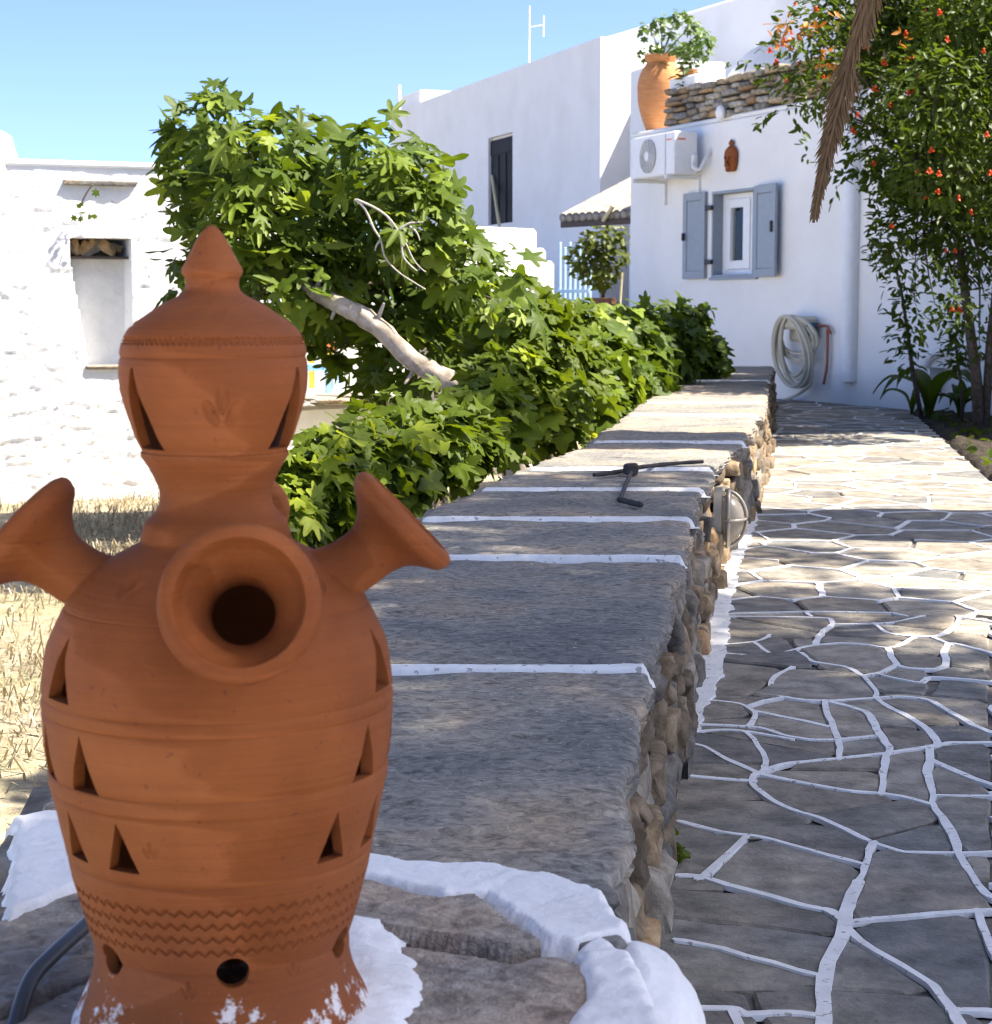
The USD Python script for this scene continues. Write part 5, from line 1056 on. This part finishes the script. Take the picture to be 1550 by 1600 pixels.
for k in range(15):
    x, y = [(1215, 60), (1225, 50), (1245, 60), (1255, 40), (1210, 75), (1280, 100), (1300, 120), (1335, 60), (1420, 55), (1305, 30), (1270, 55), (1290, 70), (1230, 40)][k % 13]
    q = ony(x + g.normal(0, 8), y + g.normal(0, 8), pd - .75); V, f = leaves(LANCE, q[None] + g.normal(0, .03, (5, 3)), frames(g.normal(size=(5, 3)) + [0, -.5, .5], g.normal(size=(5, 3))), g.uniform(.05, .09, 5)); YS_.append(merge(V, f))
part(PT, 'young_shoots', cat_(YS_), M_orangebud, True, kind='stuff')
# sapling and bed plants
def sprig(name, label, cat, base, pts, r, nleaf, size, mat, seed, shape=LANCE, t0=.2, spread=.12):
    g = np.random.default_rng(seed); t = thing(name, label, cat, base); p = spline(pts, 40); part(t, 'stem', tube(p, np.linspace(r, r * .35, 40), 7), M_darkbark, True)
    k = g.integers(int(40 * t0), 40, nleaf); dd_ = g.normal(size=(nleaf, 3)); dd_ /= np.linalg.norm(dd_, axis=1, keepdims=True)
    foliage(t, shape, p[k] + dd_ * g.uniform(.01, spread, nleaf)[:, None], dd_, g.uniform(*size, nleaf), mat, g, droop=.2); return t
sb = onz(1440, 652, 0)
sprig('sapling', 'thin dark sapling with sparse leaves against the house wall', 'sapling', sb, [sb, ony(1428, 590, 16.4), ony(1418, 520, 16.3), ony(1405, 440, 16.2), ony(1385, 385, 16.1)], .024, 330, (.05, .1), M_pom, 51, t0=.35, spread=.2)
sb2 = onz(1505, 660, 0)
sprig('sapling', 'short leafy sapling just left of the pomegranate trunk', 'sapling', sb2, [sb2, ony(1500, 590, 15.5), ony(1494, 540, 15.5), ony(1497, 500, 15.4)], .018, 130, (.05, .11), M_pom, 52, t0=.4, spread=.16)
def strap(name, label, base, n, L_, mat, seed):
    g = np.random.default_rng(seed); t = thing(name, label, 'plant', base)
    for k in range(n):
        a_ = k * 2.4 + g.random(); o = np.array([math.cos(a_), math.sin(a_), 0]); ln = L_ * g.uniform(.7, 1.2); pts = spline([base, base + o * ln * .2 + [0, 0, ln * .6], base + o * ln * .6 + [0, 0, ln * .75], base + o * ln * .95 + [0, 0, ln * .45]], 12)
        w = ln * .16 * np.sin(np.linspace(.25, np.pi, 12)); sd = np.cross(o, [0, 0, 1.0]); v = np.vstack([pts - sd * w[:, None], pts + [0, 0, -.02], pts + sd * w[:, None]])
        f = []
        for i in range(11):
            for c_ in (0, 12): f += [[c_ + i, c_ + i + 1, c_ + 13 + i], [c_ + i, c_ + 13 + i, c_ + 12 + i]]
        part(t, 'leaf', T(v, f), mat, True)
    return t
strap('broadleaf_plant', 'broad-leaved plant with one big arching leaf in the bed', onz(1452, 655, 0), 5, .5, M_pom, 61)
strap('broadleaf_plant', 'rosette of pointed leaves beside the pomegranate trunk', onz(1500, 655, 0), 9, .36, M_pom, 62)
strap('broadleaf_plant', 'small upright shoot at the corner of the bed by the path', onz(1424, 648, 0), 3, .34, M_pom, 63)
g = np.random.default_rng(71); n = 1500
bp_ = np.stack([g.uniform(2.6, 7, n), g.uniform(10, 19, n), np.full(n, .03)], 1); ok = (bp_[:, 0] > XP(bp_[:, 1]) + .06) & np.array([hcut.contains(Point(*q[:2])) for q in bp_]); bp_ = bp_[ok] 
V, f = leaves(OVAL, bp_, frames(g.normal(size=(len(bp_), 3)) * .5 + [0, 0, 1], g.normal(size=(len(bp_), 3))), g.uniform(.04, .12, len(bp_)))
obj('bed_weeds', merge(V, f), M_pom, True, 'low weeds covering the dark soil bed beside the path', 'weeds', kind='stuff')
# wall-foot weeds
g = np.random.default_rng(72); wd = onz(1075, 1345, 0); wf = thing('wall_weed', 'tiny green weed in the gap between wall and path', 'weed', wd)
V, f = leaves(OVAL, wd + g.normal(0, .02, (30, 3)) * [.6, 1, .5] + [-.02, 0, .015], frames(g.normal(size=(30, 3)) + [0, 0, 1], g.normal(size=(30, 3))), g.uniform(.012, .03, 30)); part(wf, 'leaves', merge(V, f), M_vine, True)
# creeper leaves
g = np.random.default_rng(73); cp_ = np.array([RF.pt(*rs(x, y), .12) for x, y in ((117, 320), (120, 318), (114, 338), (116, 342), (120, 335), (112, 346), (135, 335), (143, 335), (150, 300))])
V, f = leaves(VINEL[0], cp_, frames(np.tile(RF.n, (len(cp_), 1)) + g.normal(0, .5, (len(cp_), 3)), g.normal(size=(len(cp_), 3)) - [0, 0, 1]), g.uniform(.035, .06, len(cp_))); part(CR, 'leaves', merge(V, f), M_fig, True)
# urn plant
g = np.random.default_rng(81); top = uc + [0, 0, .9]
def hp2(x, y, o=-.38): return HF.pt(*hs(x, y, o), o)
ub = [(1035, 35), (1060, 25), (1085, 40), (1100, 60), (1015, 45), (1025, 75), (1050, 55), (1080, 75), (1100, 75), (1040, 85), (1065, 80), (1012, 85)]
uc_ = np.array([hp2(x, y) for x, y in ub])
for q in uc_: part(URN, 'plant_stem', tube(spline([top, (top + q) / 2 + [0, 0, .05], q], 8), np.linspace(.012, .005, 8), 5), M_light, True)
k = g.integers(0, len(uc_), 330); d_ = g.normal(size=(330, 3)); d_ /= np.linalg.norm(d_, axis=1, keepdims=True)
foliage(URN, VINEL, uc_[k] + d_ * g.uniform(.02, .12, 330)[:, None], d_, g.uniform(.06, .12, 330), M_light, g, droop=.2)
k = 60; d_ = g.normal(size=(k, 3)); foliage(SP, LANCE, c2 + [0, 0, .13] + d_ * [.05, .05, .08], d_ + [0, 0, 1.5], g.uniform(.08, .15, k), M_light, g, droop=-.8)
k = 40; d_ = g.normal(size=(k, 3)); q = HF.pt(hs(1050, 130)[0], ptop, -.2); tr = thing('roof_succulent', 'small green plant growing on the end of the roof stone wall', 'plant', q); foliage(tr, LANCE, q + [0, 0, .08] + d_ * [.05, .05, .05], d_ + [0, 0, 1], g.uniform(.07, .14, k), M_citrus, g, droop=-.5)
# citrus in a barrel
cbp = ony(942, 492, 30.0); cbp[2] = tz
BR = thing('potted_citrus', 'small citrus tree in a ribbed brown barrel left of the house corner', 'potted tree', cbp)
bpf = [(.13, 0), (.15, .04)] + [(.15 + .004 * k + (.012 if k % 2 else 0), .05 + .028 * k) for k in range(7)] + [(.19, .26), (.17, .265), (.15, .22)]
bh = ony(942, 466, 30.0)[2] - tz; part(BR, 'barrel', lathe([(r * 1.15, z / .26 * bh) for r, z in bpf], 40, cbp), M_barrel, 40)
ct = [(940, 375, 30), (915, 400, 26), (955, 405, 28), (935, 425, 26), (965, 370, 18), (905, 420, 14)]
g = np.random.default_rng(91); pos, d, C, R = blob_points([(x, y, r, 30.0) for x, y, r in ct], 620, g, .5)
part(BR, 'trunk', tube([cbp + [0, 0, bh - .05], ony(942, 440, 30.0), ony(940, 400, 30.0)], .03, 8), M_darkbark, True)
foliage(BR, OVAL, pos, d, g.uniform(.08, .15, 620), M_citrus, g, droop=.2)
obj('thin_stake', tube([ony(968, 490, 29.8), ony(972, 425, 29.8)], .02, 6), M_cane, True, 'thin pale stake beside the potted citrus', 'stake')
# small white base beside barrel
# dry grass
g = np.random.default_rng(101); n = 34000
gp = np.stack([g.uniform(-4.4, .2, n), 3 + 10 * g.random(n) ** 1.2, np.full(n, GZ)], 1); ok = gp[:, 0] < XL(gp[:, 1]) - .02; gp = gp[ok]
cl = noise(gp * 1.7 * [1, 1, 0], 5); gp = gp[g.random(len(gp)) < .08 + 1.7 * np.clip(cl - .3, 0, 1)]; n = len(gp)
a_ = g.uniform(0, 2 * np.pi, n); h = g.uniform(.03, .1, n); o = np.stack([np.cos(a_), np.sin(a_), np.zeros(n)], 1); s = np.stack([-np.sin(a_), np.cos(a_), np.zeros(n)], 1) * .004
lean = g.uniform(.4, 2.0, n)[:, None]; m1 = gp + o * h[:, None] * lean * .35 + np.c_[np.zeros((n, 2)), h * .7]; m2 = gp + o * h[:, None] * lean + np.c_[np.zeros((n, 2)), h * np.maximum(.15, 1.05 - .45 * lean[:, 0])]
V = np.stack([gp - s, gp + s, m1 - s * .8, m1 + s * .8, m2], 1)
obj('dry_grass', merge(V, np.array([[0, 1, 3], [0, 3, 2], [2, 3, 4]])), M_straw, False, 'dry yellow grass in the garden left of the wall', 'grass', kind='stuff')

# ------------------------------------------------------------------ palm (only its hanging dead frond is in the picture) and the shade tree, both right of the path
PB = np.array([4.7, 8.22, 0.0]); PH = 15.5
PM = thing('palm_tree', 'tall thick-trunked palm standing right of the path', 'palm tree', PB)
tz_ = np.linspace(0, PH, 100); prr = .56 + .06 * (np.arange(100) % 2) + .05 * np.sin(tz_ * 2)
part(PM, 'trunk', tube(np.c_[np.full(100, PB[0]), np.full(100, PB[1]), tz_ - .05], prr, 24), M_palmbark, 40)
def frond(pts, leaf, n, mat, ang, g, w=.018, droop=.4, rach=.02, fold=0.0):
    p = spline(pts, 60); t = np.gradient(p, axis=0); t /= np.linalg.norm(t, axis=1, keepdims=True)
    sd = np.cross(t, [0, 0, 1.0]); sd /= np.linalg.norm(sd, axis=1, keepdims=True) + 1e-9
    ms = [tube(p, np.linspace(rach, .004, 60), 6)]; Vs = []
    for k in range(n):
        u = .12 + .88 * k / n; i = min(int(u * 59), 58); env = math.sin(min(1, u * 1.15) * math.pi * .5 + .15) * (1 - u * .55)
        for sg in (-1, 1):
            L_ = leaf * env * g.uniform(.8, 1.15); dr = t[i] * math.cos(ang) + sd[i] * sg * math.sin(ang) + g.normal(0, .07, 3); dr[2] -= droop * .5
            dr /= np.linalg.norm(dr); tip = dr + np.array([0, 0, -droop]) ; tip /= np.linalg.norm(tip)
            a0 = p[i]; a1 = a0 + dr * L_ * .55; a2 = a1 + tip * L_ * .45; wv = np.cross(dr, sd[i] * sg + [0, 0, .6]); wv /= np.linalg.norm(wv) + 1e-9; wv *= w
            Vs.append([a0 - wv * .6, a0 + wv * .6, a1 - wv, a1 + wv, a2])
    return tube(p, np.linspace(rach, .004, 60), 6), merge(np.array(Vs), np.array([[0, 1, 3], [0, 3, 2], [2, 3, 4]]))
g = np.random.default_rng(111); ctop = PB + [0, 0, PH]
for k in range(30):
    a_ = k * 2.39996; el = g.uniform(.15, 1.1); ln = g.uniform(2.2, 2.9); o = np.array([math.cos(a_), math.sin(a_), 0])
    pts = [ctop, ctop + o * ln * .35 * math.cos(el * .7) + [0, 0, ln * .3 * math.sin(el) + .1], ctop + o * ln * .75 * math.cos(el * .5) + [0, 0, ln * .32 * math.sin(el)], ctop + o * ln + [0, 0, ln * (.28 * math.sin(el) - .3)]]
    r_, l_ = frond(pts, .5, 42, M_shade, .8, g); fp = part(PM, 'frond', l_, M_shade); part(fp, 'rachis', r_, M_shade, True)
P2 = np.array([3.5, 3.3, 0.0]); P2H = 4.0; c2t = P2 + [-.1, 0, P2H]
PM2 = thing('palm_tree', 'short palm with a dead brown frond hanging in front of the pomegranate tree', 'palm tree', P2)
tz_ = np.linspace(0, P2H, 50); part(PM2, 'trunk', tube(np.c_[P2[0] - .1 * tz_ / P2H, np.full(50, P2[1]), tz_ - .05], .24 + .04 * (np.arange(50) % 2), 20), M_palmbark, 40)
for k in range(17):
    a_ = k * 2.39996; el = g.uniform(.45, 1.2); ln = g.uniform(2.1, 2.7); o = np.array([math.cos(a_), math.sin(a_), 0])
    pts = [c2t, c2t + o * ln * .35 * math.cos(el * .7) + [0, 0, ln * .3 * math.sin(el) + .1], c2t + o * ln * .75 * math.cos(el * .5) + [0, 0, ln * .32 * math.sin(el)], c2t + o * ln + [0, 0, ln * (.3 * math.sin(el) - .12)]]
    r_, l_ = frond(pts, .5, 46, M_shade, .8, g); fp = part(PM2, 'frond', l_, M_shade); part(fp, 'rachis', r_, M_shade, True)
dd0 = 5.2
dp = [c2t, c2t + [-.8, .7, .25], c2t + [-1.5, 1.3, -.2], ony(1425, -260, dd0), ony(1358, -20, dd0), ony(1322, 120, dd0), ony(1291, 245, dd0), ony(1271, 348, dd0)]
def hang_frond(parent, pts, n, L0, g, sc=1):
    p = spline(pts, 90); t = np.gradient(p, axis=0); t /= np.linalg.norm(t, axis=1, keepdims=True); Vs = []
    for k in range(n):
        u = g.uniform(.4, .985); i = min(int(u * 89), 87); tt_ = t[i]
        sdv = np.cross(tt_, [0, -1, 0]); sdv /= np.linalg.norm(sdv); sg = g.choice([-1, 1])
        L_ = L0 * g.uniform(.6, 1.0) * (.8 if u < .68 else max(.22, .8 * (1.04 - u) / .36)); an_ = g.uniform(.22, .55) if u > .68 else g.uniform(.03, .25)
        dr = tt_ * math.cos(an_) + sdv * sg * math.sin(an_) + np.array([0, g.normal(0, .12), 0]); dr /= np.linalg.norm(dr); dn = dr + np.array([0, 0, -.25]); dn /= np.linalg.norm(dn)
        wv = np.cross(dr, [0, 1, 0]) + g.normal(0, .4, 3); wv /= np.linalg.norm(wv); wv *= g.uniform(.0022, .0045)
        a0 = p[i] + sdv * sg * .002; a1 = a0 + dr * L_ * .5; a2 = a1 + dn * L_ * .5; Vs.append([a0 - wv * .6, a0 + wv * .6, a1 - wv, a1 + wv, a2])
    fp = part(parent, 'dead_frond', merge(np.array(Vs), np.array([[0, 1, 3], [0, 3, 2], [2, 3, 4]])), M_dead, label='dead brown frond hanging down from the palm')
    part(fp, 'rachis', tube(p, np.linspace(.017, .004, 90), 8), M_dead, True)
hang_frond(PM2, dp, 1000, .15, g)
hang_frond(PM2, [c2t, c2t + [-.7, .8, .2], c2t + [-1.4, 1.4, -.1], ony(1450, -260, dd0 + .1), ony(1385, -90, dd0 + .1), ony(1362, 0, dd0 + .1), ony(1350, 75, dd0 + .1)], 200, .2, g)
# shade tree
UPZ = 5.2; SH = np.array([UPZ * S[0] / S[2], UPZ * S[1] / S[2], UPZ])
ST = thing('shade_tree', 'tall leafy tree beside the path that shades the wall and the pot', 'tree', (7.6, 2.0, 0))
part(ST, 'trunk', tube(spline([(7.6, 2.0, -.1), (7.5, 2.0, 2.4), (7.2, 2.3, 5), (6.8, 2.4, 7.5)], 40), np.linspace(.24, .1, 40), 12), M_darkbark, True)
g = np.random.default_rng(121)
cb_ = [(2.6, .6, 3.6, 1.0), (3.4, 1.6, 4.0, 1.1), (2.3, 2.0, 3.5, .9), (3.0, 3.0, 3.8, 1.0), (2.2, 3.4, 3.5, .85), (3.8, 3.4, 4.2, .9), (2.7, 4.4, 3.7, .85), (3.5, 4.6, 4.0, .8), (2.2, 5.4, 3.7, .7), (2.9, 5.6, 4.0, .7), (3.9, .6, 4.0, .9), (2.5, 6.3, 4.1, .55), (4.5, 2.2, 4.4, .8), (1.7, 1.4, 3.3, .8), (3.3, 6.6, 4.1, .42), (4.1, 7.1, 4.2, .36), (3.9, 5.9, 4.2, .5)]
cb_ = [(*(np.array(c[:3]) + SH), c[3]) for c in cb_]
n = 17000; w = np.array([c[3] ** 2.4 for c in cb_]); k = g.choice(len(cb_), n, p=w / w.sum()); d = g.normal(size=(n, 3)); d /= np.linalg.norm(d, axis=1, keepdims=True)
cbv = np.array(cb_); pos = cbv[k, :3] + d * (cbv[k, 3] * g.random(n) ** .4)[:, None] * [1, 1, .75]
for c in cb_: part(ST, 'limb', tube(spline([(6.9, 2.4, 6.8), (np.array([6.8, 2.4, 7.4]) + c[:3]) / 2, c[:3]], 8), np.linspace(.07, .015, 8), 7), M_darkbark, True)
foliage(ST, OVAL, pos, d, g.uniform(.08, .15, n), M_shade, g, droop=.2)
